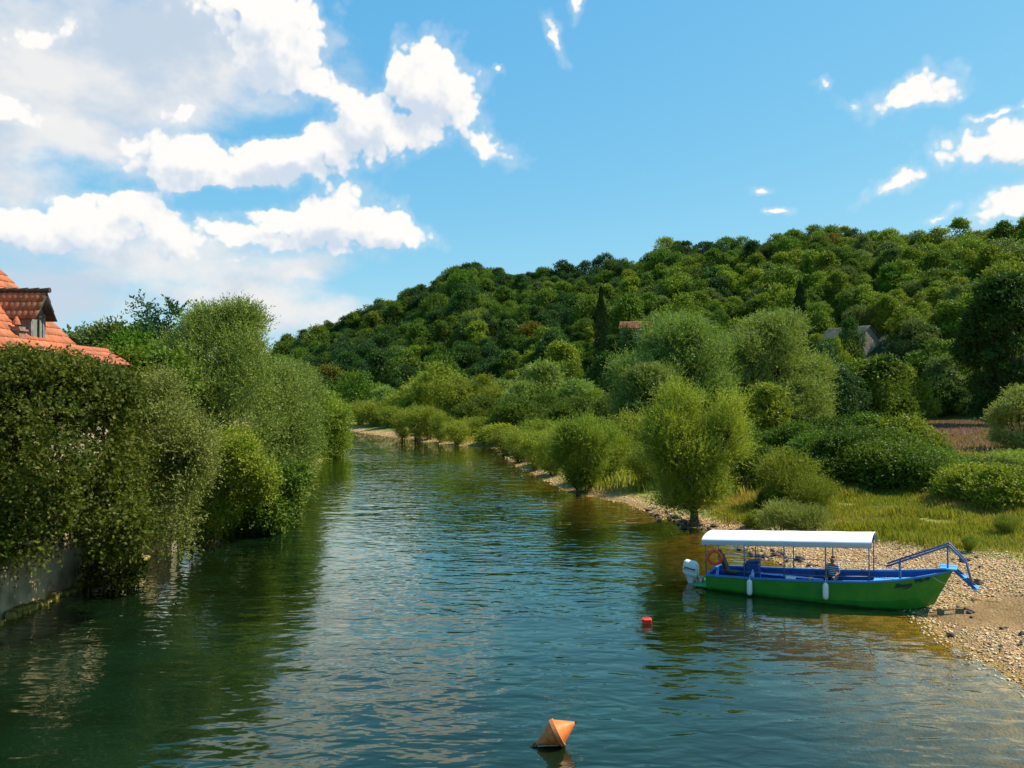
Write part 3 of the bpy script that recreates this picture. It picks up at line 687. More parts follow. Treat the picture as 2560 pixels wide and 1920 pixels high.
# valley willows
VW = [proto_bush(51, 'willow_y', W=7, H=9, n=14000, L=.34, Wd=.13, up=.7, shoot=1.2, per=7, prof='round', sp=.55, nl=44, stems=3, lr=.12),
      proto_bush(52, 'willow_g', W=7, H=8, n=14000, L=.34, Wd=.13, up=.6, shoot=1.1, per=7, prof='round', sp=.55, nl=40, lr=.125, stems=3)]
VL = [(1, 386, 160, 7.5, 7.0, 'leftmost valley willow, beside the dark round tree'), (0, 404, 155, 8.0, 7.2, 'low pale valley willow right of the leftmost one'),
      (0, 424, 160, 8.6, 9.6, 'narrow-topped valley willow over the shore row'), (0, 442, 152, 10, 11.2, 'tallest pale valley willow over the squat shore bush'),
      (1, 461, 158, 8, 8.2, 'valley willow right of the tallest one'), (0, 480, 150, 10, 9.0, 'broad yellow-green valley willow in the middle of the group'),
      (1, 505, 158, 8.5, 7.8, 'lower green valley willow right of the broad one'), (1, 543, 150, 10.5, 11.0, 'silvery valley willow standing apart on the right of the group'),
      (1, 524, 146, 8, 7.5, 'small valley willow left of the silvery one'), (1, 578, 138, 8, 7.5, 'dull green valley willow between the silvery one and the huge willow'),
      (0, 598, 128, 7, 6.2, 'last valley willow, nearly touching the huge willow')]
for i, (k, u, Y, W_, H_, lb) in enumerate(VL):
    place('valley_willow', VW[k], lb, 'tree', u, Y, W_, H_, i * 1.9, 'willows in the valley below the hill')
# ------------------------------------------------------------------ hill wood
HP = []   # prototype meshes (crown and trunk in one mesh: too far away to show parts)
def hill_proto(seed, mat, W, H, prof, n=8000, leaf=.35, lr=.135, flat=.8, z0=.3, nl=34):
    rs = RS(seed); lob = gen_lobes(rs, W, H, z0, nl, lr, prof, .2)
    V, Fc, var = crown(rs, lob, n, leaf, leaf * .7, shoot=.8, per=4, up=.3, spread=1.0, flatz=flat, core=.7)
    t = limbs(rs, lob, .22, H * .35, 7, 1, sub=0, k=5)
    TV = np.array(t.v); nf = len(Fc)
    tf = [f for f in t.f if len(f) == 4]
    me = mesh_np('hill_tree', np.concatenate([V, TV]), [Fc, np.array(tf) + len(V)], [M[mat], M['bark']],
                 midx=[0] * nf + [1] * len(tf), attrs=dict(var=np.concatenate([var, np.zeros(len(TV))])))
    return dict(me=me, W=W, H=H)
COLS = [('oak_m', 'mid green'), ('oak_d', 'dark green'), ('oak_b', 'blue-green'), ('oak_y', 'yellow-green'), ('oak_o', 'olive-brown'), ('oak_g', 'grey-green')]
SHP = [(8.8, 8.3, 'dome', 'rounded'), (9.5, 8.0, 'dome', 'spreading'), (7.0, 9.5, 'dome', 'tall narrow')]
for ci, (mt, _) in enumerate(COLS):
    for si, (w, h, pf, _) in enumerate(SHP):
        HP.append(hill_proto(60 + ci * 3 + si, mt, w, h, pf))
rs = RS(7)
pts = []
y = 120.0
while y < 520:
    x = -330.0
    while x < 330:
        px = x + rs.uniform(-2.6, 2.6); py = y + rs.uniform(-2.6, 2.6)
        pts.append((px, py)); x += 5.6
    y += 5.6
pts = np.array(pts); u_, yr_, yf_, t_ = hill_t(pts[:, 0], pts[:, 1])
zz_ = height(pts[:, 0], pts[:, 1])
keep = (t_ > .0) & (t_ < 1.32) & (u_ > 225) & (u_ < 1110) & (zz_ > 1.2)
# clearings round the two hillside houses
ST = (X_at(851, 186), 186.0); OR = (X_at(637, 205), 205.0)
for (cu, cY, wpx) in ((800, 196, 14), (601, 186, 12)):
    keep &= ~((np.abs(u_ - cu) < wpx) & (pts[:, 1] < cY + 3) & (pts[:, 1] > cY - 16))
for (cx, cy, rr) in ((ST[0], ST[1], 8.0), (ST[0] + 3.5, ST[1] - 8, 6.0), (ST[0] + 3.0, ST[1] - 17, 4.5), (OR[0], OR[1], 4.8)):
    keep &= np.hypot(pts[:, 0] - cx, pts[:, 1] - cy) > rr
pts = pts[keep]; u_, t_, zz_ = u_[keep], t_[keep], zz_[keep]
n = len(pts)
patch = vnoise(pts[:, 0], pts[:, 1], 30, 9) + .25 * rs.normal(size=n)
cidx = np.zeros(n, int)
q = rs.random(n)
warm = patch + .35 * np.clip((u_ - 600) / 300, -1, 1)
for i in range(n):
    w = warm[i]
    if w > .28: c = 3 if q[i] < .62 else (0 if q[i] < .85 else 5)
    elif w > 0: c = 0 if q[i] < .42 else (3 if q[i] < .62 else (5 if q[i] < .75 else (4 if q[i] < .78 else 1)))
    elif w > -.25: c = 1 if q[i] < .4 else (0 if q[i] < .7 else (2 if q[i] < .95 else 4))
    else: c = 2 if q[i] < .42 else (1 if q[i] < .85 else 0)
    cidx[i] = c
sidx = rs.randint(0, 3, n); sidx[(t_ > .8) & (rs.random(n) < .7)] = 1
scl = np.clip(np.exp(rs.normal(size=n) * .24) * .88, .52, 1.5) * np.where(t_ > .82, .86, 1.0) * np.where(t_ < .06, 1.12, 1.0); rot_ = rs.uniform(0, 6.28, n)
# specimens named for themselves
SPEC = [(363, 186, 12.5, 11.0, 0, 0, 'big round green tree standing alone at the bend, left of the valley willows'),
        (440, 182, 11.5, 14.5, 0, 1, 'tall mid green tree at the hill foot behind the tallest valley willow'),
        (862, 124, 8.5, 10.8, 3, 2, 'pale green poplar-like tree in front of the hill, right of the huge willows'),
        (884, 122, 8.6, 11.2, 0, 2, 'tall leafy green tree at the hill foot below the stone house'),
        (842, 118, 8.0, 9.5, 2, 0, 'blue-green rounded tree right behind the second huge willow'),
        (826, 122, 8.0, 13.0, 2, 2, 'tall blue-green tree peeping out right of the second huge willow'),
        (906, 128, 8.4, 9.8, 3, 0, 'yellow-green tree at the hill foot right of the tall leafy one'),
        (514, 178, 7.0, 9.0, 4, 2, 'brownish tree at the hill foot above the broad valley willow'),
        (608, 168, 10, 14.0, 1, 0, 'dark tree at the hill foot just left of the huge willow')]
def hill_obj(name, ci, si, loc, W, H, rz, label, group=None):
    p = HP[ci * 3 + si]
    o = obj(name, p['me'], None, loc, label=label, cat='tree', group=group)
    o.scale = (W / p['W'], W / p['W'], H / p['H']); o.rotation_euler = (0, 0, rz)
    return o
for (u, Y, W_, H_, ci, si, lb) in SPEC:
    x = X_at(u, Y); hill_obj('hill_foot_tree', ci, si, (x, Y, hz(x, Y) - .3), W_, H_, u * .1, lb)
    far = (np.hypot(pts[:, 0] - x, pts[:, 1] - Y) > W_ * .42) & (np.hypot(pts[:, 0] - X_at(1006, 128), pts[:, 1] - 128) > 4.5)
    pts, u_, t_, zz_, cidx, sidx, scl, rot_ = [a[far] for a in (pts, u_, t_, zz_, cidx, sidx, scl, rot_)]
n = len(pts)
SPECV = [(852, 178, 6.2, 318, 1, 0, 'dark tree hiding the middle of the stone house'), (838, 170, 6.5, 340, 3, 0, 'yellow-green tree below the left end of the stone house'),
         (874, 166, 5.0, 358, 0, 0, 'small green tree below the gable of the stone house'), (628, 196, 6.5, 321, 1, 1, 'dark spreading tree just left below the orange roof'), (643, 194, 6.5, 323, 0, 0, 'green tree right below the orange roof')]
for (u, Y, W_, vt, ci, si, lb) in SPECV:
    x = X_at(u, Y); z = hz(x, Y) - .3; hill_obj('hill_tree', ci, si, (x, Y, z), W_, max(4.0, Z_at(vt, Y) - z), u * .1, lb)
# which trees show largest: paint discs far to near on a small raster
WW = np.array([HP[c * 3 + s]['W'] for c, s in zip(cidx, sidx)]) * scl; HH = np.array([HP[c * 3 + s]['H'] for c, s in zip(cidx, sidx)]) * scl
buf = np.full((384, 512), -1, int); yy, xx = np.mgrid[0:384, 0:512]
for i in np.argsort(-pts[:, 1]):
    Y = pts[i, 1]; uc = (512 + F * pts[i, 0] / Y) / 2; vc = (HOR - F * (zz_[i] + HH[i] * .58 - H0) / Y) / 2
    a = F * WW[i] / Y / 4 * 1.0; b_ = F * HH[i] * .5 / Y / 2 * .9
    x0, x1, y0, y1 = int(max(0, uc - a)), int(min(511, uc + a + 1)), int(max(0, vc - b_)), int(min(383, vc + b_ + 1))
    if x1 <= x0 or y1 <= y0: continue
    s_ = np.s_[y0:y1 + 1, x0:x1 + 1]
    mk_ = ((xx[s_] - uc) / a) ** 2 + ((yy[s_] - vc) / b_) ** 2 < 1
    buf[s_][mk_] = i
for (u, Y, W_, H_, z1) in [(679, 93, 13.8, 15, 1.6), (648, 86, 8, 8.6, 1.6), (774, 98, 13.4, 14.8, 1.6), (1006, 128, 13.5, 24.5, 2), (694, 43.5, 5.4, 7.9, .6), (205, 46, 7, 11, 1), (280, 52, 5, 9, 0), (325, 91, 5, 8, 1)] + \
        [(s[0], s[1], s[2], s[3], 2.0) for s in SPEC] + [(s[1], s[2], s[3], s[4], 1.6) for s in VL]:
    uc = u / 2; vc = (HOR - F * (z1 + H_ * .55 - H0) / Y) / 2; a = F * W_ / Y / 4; b_ = F * H_ / Y / 4
    buf[((xx - uc) / a) ** 2 + ((yy - vc) / b_) ** 2 < 1] = -1
cnt = np.bincount(buf[buf >= 0].ravel(), minlength=n)
top = set(np.argsort(-cnt)[:285].tolist())
ORD = ['leftmost', 'second from left', 'third from left', 'fourth from left', 'fifth from left', 'sixth from left', 'seventh from left', 'eighth from left', 'ninth from left', 'tenth from left',
       'eleventh from left', 'twelfth from left', 'thirteenth from left', 'fourteenth from left', 'fifteenth from left']
def zone(u, t, z, y):
    h = 'foot' if t < .14 else ('lower slope' if t < .38 else ('upper slope' if t < .72 else 'skyline'))
    w = 'near river bend' if u < 430 else ('above valley willows' if u < 585 else ('by orange roof' if u < 700 else ('by tall cypress' if u < 815 else
        ('by stone house' if u < 905 else 'above purple field'))))
    return h, w
cells = {}
for i in top:
    key = (int(cidx[i]), int(sidx[i])) + zone(u_[i], t_[i], zz_[i], pts[i, 1])
    cells.setdefault(key, []).append(i)
for key, L_ in cells.items():
    L_.sort(key=lambda i: u_[i])
    for k, i in enumerate(L_):
        ci, si, h, w = key
        lb = '%s %s tree on the hill %s %s' % (COLS[ci][1], SHP[si][3], h, w)
        if len(L_) > 1: lb += ', ' + (ORD[k] if k < len(L_) - 1 or k == 0 else 'rightmost')
        hill_obj('hill_tree', ci, si, (pts[i, 0], pts[i, 1], zz_[i] - .4), WW[i], HH[i], rot_[i], lb, 'trees of the wooded hill ' + h)
# the rest of the wood as one mass, instanced from the same trees
rest = np.array([i for i in range(n) if i not in top and cnt[i] + 1 > 0])
nf_ = 700; fx, fy = [], []
while len(fx) < nf_:
    x_, y_ = rs.uniform(-180, 330), rs.uniform(125, 470); u0_, _, _, tt = hill_t(np.array([x_]), np.array([y_]))
    if .0 < tt[0] < 1.1 and 240 < u0_[0] < 1100 and np.hypot(x_ - ST[0] - 2.5, (y_ - ST[1] + 8) * .6) > 9 and np.hypot(x_ - OR[0], y_ - OR[1]) > 6 and not (abs(u0_[0] - 800) < 12 and 178 < y_ < 200) and not (abs(u0_[0] - 601) < 13 and 168 < y_ < 190):
        fx.append(x_); fy.append(y_)
fx, fy = np.array(fx), np.array(fy)
near_i = np.array([np.argmin((pts[:, 0] - a_) ** 2 + (pts[:, 1] - b_) ** 2) for a_, b_ in zip(fx, fy)])
pts = np.concatenate([pts, np.stack([fx, fy], 1)]); zz_ = np.concatenate([zz_, height(fx, fy)])
cidx = np.concatenate([cidx, np.where(rs.random(nf_) < .5, cidx[near_i], rs.choice([0, 1, 3], nf_))]); sidx = np.concatenate([sidx, rs.randint(0, 2, nf_)])
scl = np.concatenate([scl, rs.uniform(.42, .72, nf_)]); rot_ = np.concatenate([rot_, rs.uniform(0, 6.28, nf_)])
rest = np.concatenate([rest, np.arange(len(pts) - nf_, len(pts))])
ME = bpy.data.meshes.new('hill_wood'); ME.from_pydata([(float(pts[i, 0]), float(pts[i, 1]), float(zz_[i] - .4)) for i in rest], [], [])
a1 = ME.attributes.new('pick', 'INT', 'POINT'); a1.data.foreach_set('value', (cidx[rest] * 3 + sidx[rest]).astype(np.int32))
a2 = ME.attributes.new('sc', 'FLOAT', 'POINT'); a2.data.foreach_set('value', scl[rest].astype(np.float32))
a3 = ME.attributes.new('rz', 'FLOAT', 'POINT'); a3.data.foreach_set('value', rot_[rest].astype(np.float32))
wood = obj('hill_wood', ME, label='mass of smaller and half hidden trees filling the wooded hill', kind='stuff')
srcs = {}
for o in C.objects:
    if o.type == 'MESH' and o.data.name.startswith('hill_tree'): srcs.setdefault(o.data.name, o)
gn = bpy.data.node_groups.new('hill_wood', 'GeometryNodeTree')
gn.interface.new_socket('Geometry', in_out='INPUT', socket_type='NodeSocketGeometry'); gn.interface.new_socket('Geometry', in_out='OUTPUT', socket_type='NodeSocketGeometry')
GNn = NT(gn); gi = gn.nodes.new('NodeGroupInput'); go = gn.nodes.new('NodeGroupOutput')
g2i = []
for p in HP:
    src = srcs.get(p['me'].name)
    if src is None:
        continue
    oi = gn.nodes.new('GeometryNodeObjectInfo'); oi.inputs['Object'].default_value = src; oi.inputs['As Instance'].default_value = True
    g2i.append(oi.outputs['Geometry'])
present = [i for i, p in enumerate(HP) if p['me'].name in srcs]
remap = {h: k for k, h in enumerate(present)}
ME.attributes['pick'].data.foreach_set('value', np.array([remap.get(int(v), 0) for v in (cidx[rest] * 3 + sidx[rest])], np.int32))
iop = gn.nodes.new('GeometryNodeInstanceOnPoints')
jn = gn.nodes.new('GeometryNodeJoinGeometry')
for g_ in reversed(g2i): gn.links.new(g_, jn.inputs[0])
def named(nm, dt):
    nd = gn.nodes.new('GeometryNodeInputNamedAttribute'); nd.data_type = dt; nd.inputs['Name'].default_value = nm
    return nd.outputs['Attribute']
gn.links.new(gi.outputs[0], iop.inputs['Points']); gn.links.new(jn.outputs[0], iop.inputs['Instance'])
iop.inputs['Pick Instance'].default_value = True
gn.links.new(named('pick', 'INT'), iop.inputs['Instance Index'])
cx = gn.nodes.new('ShaderNodeCombineXYZ'); gn.links.new(named('rz', 'FLOAT'), cx.inputs[2])
e2r = gn.nodes.new('FunctionNodeEulerToRotation'); gn.links.new(cx.outputs[0], e2r.inputs[0]); gn.links.new(e2r.outputs[0], iop.inputs['Rotation'])
cs = gn.nodes.new('ShaderNodeCombineXYZ')
sa = named('sc', 'FLOAT')
for k in range(3): gn.links.new(sa, cs.inputs[k])
gn.links.new(cs.outputs[0], iop.inputs['Scale']); gn.links.new(iop.outputs[0], go.inputs[0])
mod = wood.modifiers.new('wood', 'NODES'); mod.node_group = gn
print('hill trees', n, 'individual', len(top), 'min px', sorted(cnt[list(top)])[:3], 'cells', len(cells), max(len(v) for v in cells.values()))
# cypresses on the hill
def cypress(u, vt, vb, Y, W, label, seed):
    x = X_at(u, Y); z = hz(x, Y); H = Z_at(vt, Y) - z
    rs = RS(seed); n = 9000; t = rs.random(n) ** .9; a = rs.random(n) * 6.283
    rr = W / 2 * np.minimum(1, (1 - t) * 3.2 + .06) * (.8 + .2 * np.sin(t * 40 + a * 2)) * (.75 + .3 * rs.random(n))
    P = np.stack([np.cos(a) * rr, np.sin(a) * rr, .4 + t * (H - .4)], 1)
    D_ = nrm(np.stack([np.cos(a) * .3, np.sin(a) * .3, np.ones(n)], 1) + rs.normal(size=(n, 3)) * .2)
    N_ = nrm(np.stack([np.cos(a), np.sin(a), .2 * np.ones(n)], 1) + rs.normal(size=(n, 3)) * .4)
    V, Fc, var = leaf_mesh(rs, P, D_, N_, .42 * np.ones(n), .18 * np.ones(n), 'rhomb')
    root = empty('cypress_tree', (x, Y, z), 0, label=label, cat='tree')
    obj('crown', mesh_np('crown', V, [Fc], [M['cypress']], attrs=dict(var=var)), root)
    mb = MB(); mb.tube([(0, 0, -.3), (0, 0, H * .9)], [.22, .03], 7); mb.build('trunk', M['bark'], root)
cypress(800, 282, 327, 196, 2.9, 'tall thin dark cypress like a spire above the right-hand huge willow', 91)
cypress(601, 287, 330, 186, 3.6, 'broader dark cypress left of the small orange roof', 92)
# ------------------------------------------------------------------ grass, meadow, heather
def blades(name, xs_, ys_, hgt, wid, mat, seed, label, lean=.35):
    rs = RS(seed); n = len(xs_); z = height(xs_, ys_)
    P = np.stack([xs_, ys_, z - .03], 1); a = rs.random(n) * 6.283
    top_ = P + np.stack([np.cos(a) * lean * hgt, np.sin(a) * lean * hgt, hgt], 1) + rs.normal(size=(n, 3)) * .03
    s = np.stack([np.cos(a + 1.57), np.sin(a + 1.57), np.zeros(n)], 1) * (wid / 2)[:, None]
    mid = P * .45 + top_ * .55 + np.array([0, 0, 1]) * (hgt * .12)[:, None]
    V = np.stack([P - s, P + s, mid + s * .8, top_, mid - s * .8], 1).reshape(-1, 3)
    Fc = np.arange(n * 5).reshape(n, 5)
    var = np.repeat(np.clip(.55 + vnoise(xs_, ys_, 2.4, 14) * 1.2 + rs.normal(size=n) * .2, 0, 1), 5)
    obj(name, mesh_np(name, V, [Fc], [M[mat]], attrs=dict(var=var)), label=label, kind='stuff')
def scatter(rs, n, x0, x1, y0, y1, fn):
    x = rs.uniform(x0, x1, n); y = rs.uniform(y0, y1, n); k = fn(x, y); return x[k], y[k]
rs = RS(55)
def beach_w(x, y): return np.interp(y, [-80, 30, 36, 45, 60, 120, 170], [9, 7.6, 5.0, 2.4, 1.8, 2.2, 4]) - vnoise(x, y, 2.2, 5) * 3.2
def meadow(x, y):
    d = poly_dist(x, y, RB); ok = (~inside(x, y, RIVER)) & (d < poly_dist(x, y, LB)) & (d > beach_w(x, y) + rs.normal(size=len(x)) * .5) & (x > -10)
    return ok & (vnoise(x, y, 1.3, 8) > -.33)
x1, y1 = scatter(rs, 150000, 9, 36, 26, 50, meadow)
blades('meadow_grass', x1, y1, (.16 + .34 * rs.random(len(x1))) * (.6 + 1.5 * np.clip(vnoise(x1, y1, 1.6, 12) + .2, 0, 1)), .028 + .02 * rs.random(len(x1)), 'grass', 1, 'golden green tall grass of the meadow behind the pebble beach')
x1, y1 = scatter(rs, 90000, -30, 40, 50, 135, meadow)
blades('bank_grass', x1, y1, .3 + .6 * rs.random(len(x1)), .06 + .05 * rs.random(len(x1)), 'grass', 2, 'pale green grass along the far right shore')
x1, y1 = scatter(rs, 90000, 24, 110, 60, 150, lambda x, y: (x / y > .38) & (hill_t(x, y)[3] < -.005))
blades('heather', x1, y1, .25 + .35 * rs.random(len(x1)), .07 + .05 * rs.random(len(x1)), 'heather', 3, 'reddish purple flowering field in front of the wooded hill')
x1, y1 = scatter(rs, 30000, -40, -14, 38, 110, lambda x, y: (~inside(x, y, RIVER)) & (poly_dist(x, y, LB) < 14) & (poly_dist(x, y, LB) > .4) & (poly_dist(x, y, LB) < poly_dist(x, y, RB)))
blades('left_bank_grass', x1, y1, .2 + .4 * rs.random(len(x1)), .05 + .03 * rs.random(len(x1)), 'grass', 4, 'yellowish grass at the water edge under the left bank trees')
# ------------------------------------------------------------------ stones
def stones(name, xs_, ys_, size, mat, seed, label, sink=.25):
    rs = RS(seed); n = len(xs_); z = height(xs_, ys_)
    base = nrm(np.array([(1, 0, 0), (-1, 0, 0), (0, 1, 0), (0, -1, 0), (0, 0, 1), (0, 0, -1), (.8, .8, .5), (-.8, .8, .5), (-.8, -.8, .5), (.8, -.8, .5)], float))
    fc = np.array([(4, 6, 7), (4, 7, 8), (4, 8, 9), (4, 9, 6), (6, 2, 7), (7, 1, 8), (8, 3, 9), (9, 0, 6), (5, 0, 2), (5, 2, 1), (5, 1, 3), (5, 3, 0), (0, 2, 6), (2, 1, 7), (1, 3, 8), (3, 0, 9)])
    sh = size[:, None] * (.55 + .6 * rs.random((n, 3))) * np.array([1, 1, .6])
    a = rs.random(n) * 6.283; ca, sa_ = np.cos(a)[:, None], np.sin(a)[:, None]
    B = base[None] * (.8 + .35 * rs.random((n, 10, 1))) * sh[:, None, :]
    V = np.stack([B[..., 0] * ca - B[..., 1] * sa_, B[..., 0] * sa_ + B[..., 1] * ca, B[..., 2]], -1) + np.stack([xs_, ys_, z + sh[:, 2] * (1 - sink) * .5], 1)[:, None, :]
    Fc = (fc[None] + (np.arange(n) * 10)[:, None, None]).reshape(-1, 3)
    obj(name, mesh_np(name, V.reshape(-1, 3), [Fc], [M[mat]], attrs=dict(var=np.repeat(rs.random(n), 10))), label=label, kind='stuff')
m, T = newmat('pebble'); a_ = T.node('ShaderNodeAttribute', attribute_name='var').outputs['Fac']
cr = T.node('ShaderNodeValToRGB', {0: a_}); e = cr.color_ramp.elements
e[0].color = rgb(.16, .10, .055); e[1].color = rgb(.74, .62, .44)
for p_, c_ in ((.12, (.48, .25, .11)), (.45, (.64, .42, .20)), (.7, (.72, .51, .26)), (.88, (.76, .56, .32))):
    q_ = e.new(p_); q_.color = rgb(*c_)
T.l.new(T.node('ShaderNodeBsdfPrincipled', {'Base Color': cr.outputs[0], 'Roughness': .85, 'Specular IOR Level': .2}).outputs[0], T.out.inputs[0]); M['pebble'] = m
def on_beach(x, y):
    d = poly_dist(x, y, RB); return ((~inside(x, y, RIVER)) | (d < .5)) & (d < beach_w(x, y) + .3) & (dug_at(x, y) < rs.random(len(x)) * .5 + .12)
x1, y1 = scatter(rs, 90000, 10, 30, 14, 45, on_beach)
stones('beach_pebbles', x1, y1, .018 + .05 * rs.random(len(x1)) ** 3, 'pebble', 5, 'pale tan and reddish pebbles of the beach beside the boat')
x1, y1 = scatter(rs, 45000, -36, 12, 44, 165, lambda x, y: ((~inside(x, y, RIVER)) | (poly_dist(x, y, RB) < .3)) & (poly_dist(x, y, RB) < 2.2))
stones('shore_pebbles', x1, y1, .03 + .09 * rs.random(len(x1)) ** 2, 'pebble', 6, 'brownish stones along the far shore of the right bank')
M['rock'] = plain('dark_rock', (.12, .085, .06), .85, .15, var=.5, scale=3)
x1, y1 = scatter(rs, 2600, 6, 22, 30, 50, lambda x, y: (poly_dist(x, y, RB) < .8) & (y > 33))
stones('dark_rocks', x1, y1, .06 + .22 * rs.random(len(x1)) ** 2.5, 'rock', 7, 'dark broken rocks at the water edge behind the boat')
x1, y1 = scatter(rs, 3000, 12, 26, 15, 32, lambda x, y: (~inside(x, y, RIVER)) & (poly_dist(x, y, RB) < 7) & (vnoise(x, y, 1.0, 21) > .18))
x1, y1 = x1[:140], y1[:140]
stones('beach_cobbles', x1, y1, .06 + .11 * rs.random(len(x1)) ** 2, 'rock', 8, 'larger dark cobbles scattered over the pebble beach')
# ------------------------------------------------------------------ tiled roofs
def tilemat(name, cols):
    m, T = newmat(name)
    a = T.node('ShaderNodeAttribute', attribute_name='var').outputs['Fac']
    cr = T.node('ShaderNodeValToRGB', {0: a}); e = cr.color_ramp.elements
    e[0].color = rgb(*cols[0]); e[1].color = rgb(*cols[-1])
    for i, c in enumerate(cols[1:-1]): q = e.new((i + 1) / (len(cols) - 1)); q.color = rgb(*c)
    co = T.node('ShaderNodeTexCoord').outputs['Object']
    col = T.mix(T.math('MULTIPLY', T.ss(T.noise(co, 2.2, 5), .46, .66), .6), cr.outputs[0], rgb(.17, .11, .055))
    T.l.new(T.node('ShaderNodeBsdfPrincipled', {'Base Color': col, 'Roughness': .8, 'Specular IOR Level': .2}).outputs[0], T.out.inputs[0]); return m
M['tile'] = tilemat('clay_tiles', [(.42, .105, .05), (.52, .15, .065), (.46, .13, .06), (.30, .11, .055), (.54, .20, .11)])
M['tile_b'] = tilemat('ridge_and_shaded_tiles', [(.36, .13, .06), (.30, .12, .055), (.42, .17, .08), (.22, .10, .05)])  # browner tiles: ridge colour, and weaker light painted into the dormer roof
M['tile_r'] = tilemat('red_tiles', [(.45, .12, .06), (.35, .10, .06), (.50, .17, .09)])
M['plaster'] = plain('plaster', (.42, .34, .23), .9, .1, var=.25, scale=2.5)
M['wood_d'] = plain('dark_wood', (.05, .04, .03), .8, .2, var=.3, scale=10)
M['stone'] = plain('stone_wall', (.25, .205, .15), .9, .1, var=.35, scale=3, bump=.05)
M['glass_d'] = plain('window_glass', (.20, .22, .20), .15, .6, var=.1)
M['conc'] = plain('concrete', (.46, .36, .21), .9, .1, var=.35, scale=1.6, bump=.02)
def tiled(a, b, up, cw, ch, seed, th=.035, amp=.018):
    """tiles over the parallelogram a -> b along the eave and `up` vector up the slope; returns V, F, var"""
    rs = RS(seed); a, b, up = Vector(a), Vector(b), Vector(up)
    e = (b - a); n = max(1, round(e.length / cw)); k = max(1, round(up.length / ch))
    ed = e.normalized(); ud = up.normalized(); nn = ed.cross(ud).normalized()
    if nn.z < 0: nn = -nn
    V = []; Fc = []; var = []
    cw2, ch2 = e.length / n, up.length / k
    for j in range(k):
        for i in range(n):
            o = a + ed * (i * cw2) + ud * (j * ch2) + ud * rs.normal() * .006
            lift = th * 1.25 + abs(rs.normal()) * .003
            prof = [(0, 0), (.2, amp), (.5, amp * 1.6), (.8, amp), (1, 0)]
            base = len(V)
            for (s, l) in ((-.04 * ch2 / ch2, lift), (ch2, .006)):
                for (x, hgt) in prof: V.append(o + ed * (x * cw2) + ud * s + nn * (l + hgt))
            for (x, hgt) in prof: V.append(o + ed * (x * cw2) - ud * .04 + nn * (lift + hgt - th))
            for q in range(4):
                Fc.append((base + q, base + q + 1, base + 5 + q + 1, base + 5 + q)); Fc.append((base + 10 + q, base + 10 + q + 1, base + q + 1, base + q))
            var += [rs.random()] * 15
    return np.array([tuple(v) for v in V]), np.array(Fc), np.array(var)
def roof_part(name, slabs, mat, parent, cw, ch, seed, under='wood_d', under_t=.06):
    Vs, Fs, vs, off, mi = [], [], [], 0, []
    for k, (a, b, up) in enumerate(slabs):
        V, Fc, v = tiled(a, b, up, cw, ch, seed + k); Vs.append(V); Fs.append(Fc + off); vs.append(v); off += len(V); mi += [0] * len(Fc)
        a, b, up = Vector(a), Vector(b), Vector(up); nn = (b - a).cross(up).normalized()
        if nn.z < 0: nn = -nn
        q = [a, b, b + up, a + up]; q = q + [p - nn * under_t for p in q]
        Vs.append(np.array([tuple(p) for p in q])); Fs.append(np.array([(0, 1, 2, 3), (4, 7, 6, 5), (0, 4, 5, 1), (1, 5, 6, 2), (2, 6, 7, 3), (3, 7, 4, 0)]) + off)
        vs.append(np.full(8, .5)); off += 8; mi += [1] * 6
    me = mesh_np(name, np.concatenate(Vs), Fs, [M[mat], M[under]], midx=mi, attrs=dict(var=np.concatenate(vs)))
    return obj(name, me, parent)
# ------------------------------------------------------------------ river wall
mb = MB()
for i in range(11):
    y0 = 20.0 + i * 1.55; mb.box((-16.62, y0 + .76, .55), (.42, 1.53, 2.7))
mb.box((-16.60, 28.5, 1.97), (.56, 17.2, .14))
wl = mb.build('river_wall', M['conc'], label='pale weathered concrete wall along the left bank under the trees', cat='wall')
mb = MB()
rs = RS(3)
for i in range(34):
    mb.box((-16.22 + rs.uniform(-.05, .12), 20 + i * .5 + rs.uniform(-.1, .1), rs.uniform(-.15, .08)), (rs.uniform(.25, .5), rs.uniform(.3, .55), rs.uniform(.3, .5)), Matrix.Rotation(rs.uniform(-.3, .3), 3, 'Z'))
mb.build('footing_stone', plain('mossy_stone', (.26, .20, .05), .95, .1, var=.5, scale=5), wl, bevel=.04)
mb = MB(); mb.box((-15.9, 36.2, .4), (1.3, .6, 2.0))
mb.build('wall_buttress', M['stone'], wl, bevel=.02)
# ------------------------------------------------------------------ tiled house on the left
hs = empty('tiled_house', (-24.0, 26.5, hz(-21, 28)), 0, label='old house with steep orange tiled roof behind the left bank trees', cat='house')
bx, by, bz = -24.0, 26.5, hz(-21, 28)
def L3(x, y, z): return Vector((x - bx, y - by, z - bz))
mb = MB()
mb.box(L3(-23.6, 26.2, 5.05), (11.4, 14.6, 6.9))
mb.add([L3(-29.3, 33.4, 8.5), L3(-17.9, 33.4, 8.5), L3(-23.6, 33.4, 14.1), L3(-29.3, 33.1, 8.5), L3(-17.9, 33.1, 8.5), L3(-23.6, 33.1, 14.1),
        L3(-29.3, 19.1, 8.5), L3(-17.9, 19.1, 8.5), L3(-23.6, 19.1, 14.1)], [(0, 1, 2), (5, 4, 3), (8, 7, 6), (0, 3, 4, 1), (1, 4, 5, 2), (2, 5, 3, 0)])
mb.build('wall', M['plaster'], hs)
roof = roof_part('roof', [(L3(-17.45, 18.6, 8.35), L3(-17.45, 33.7, 8.35), (-6.15, 0, 6.1)), (L3(-29.75, 33.7, 8.35), L3(-29.75, 18.6, 8.35), (6.15, 0, 6.1))], 'tile', hs, .24, .46, 1)
mb = MB()
for i in range(40): mb.tube([L3(-23.6, 18.6 + i * .378, 14.52), L3(-23.6, 18.6 + i * .378 + .42, 14.56)], [.13, .15], 8)
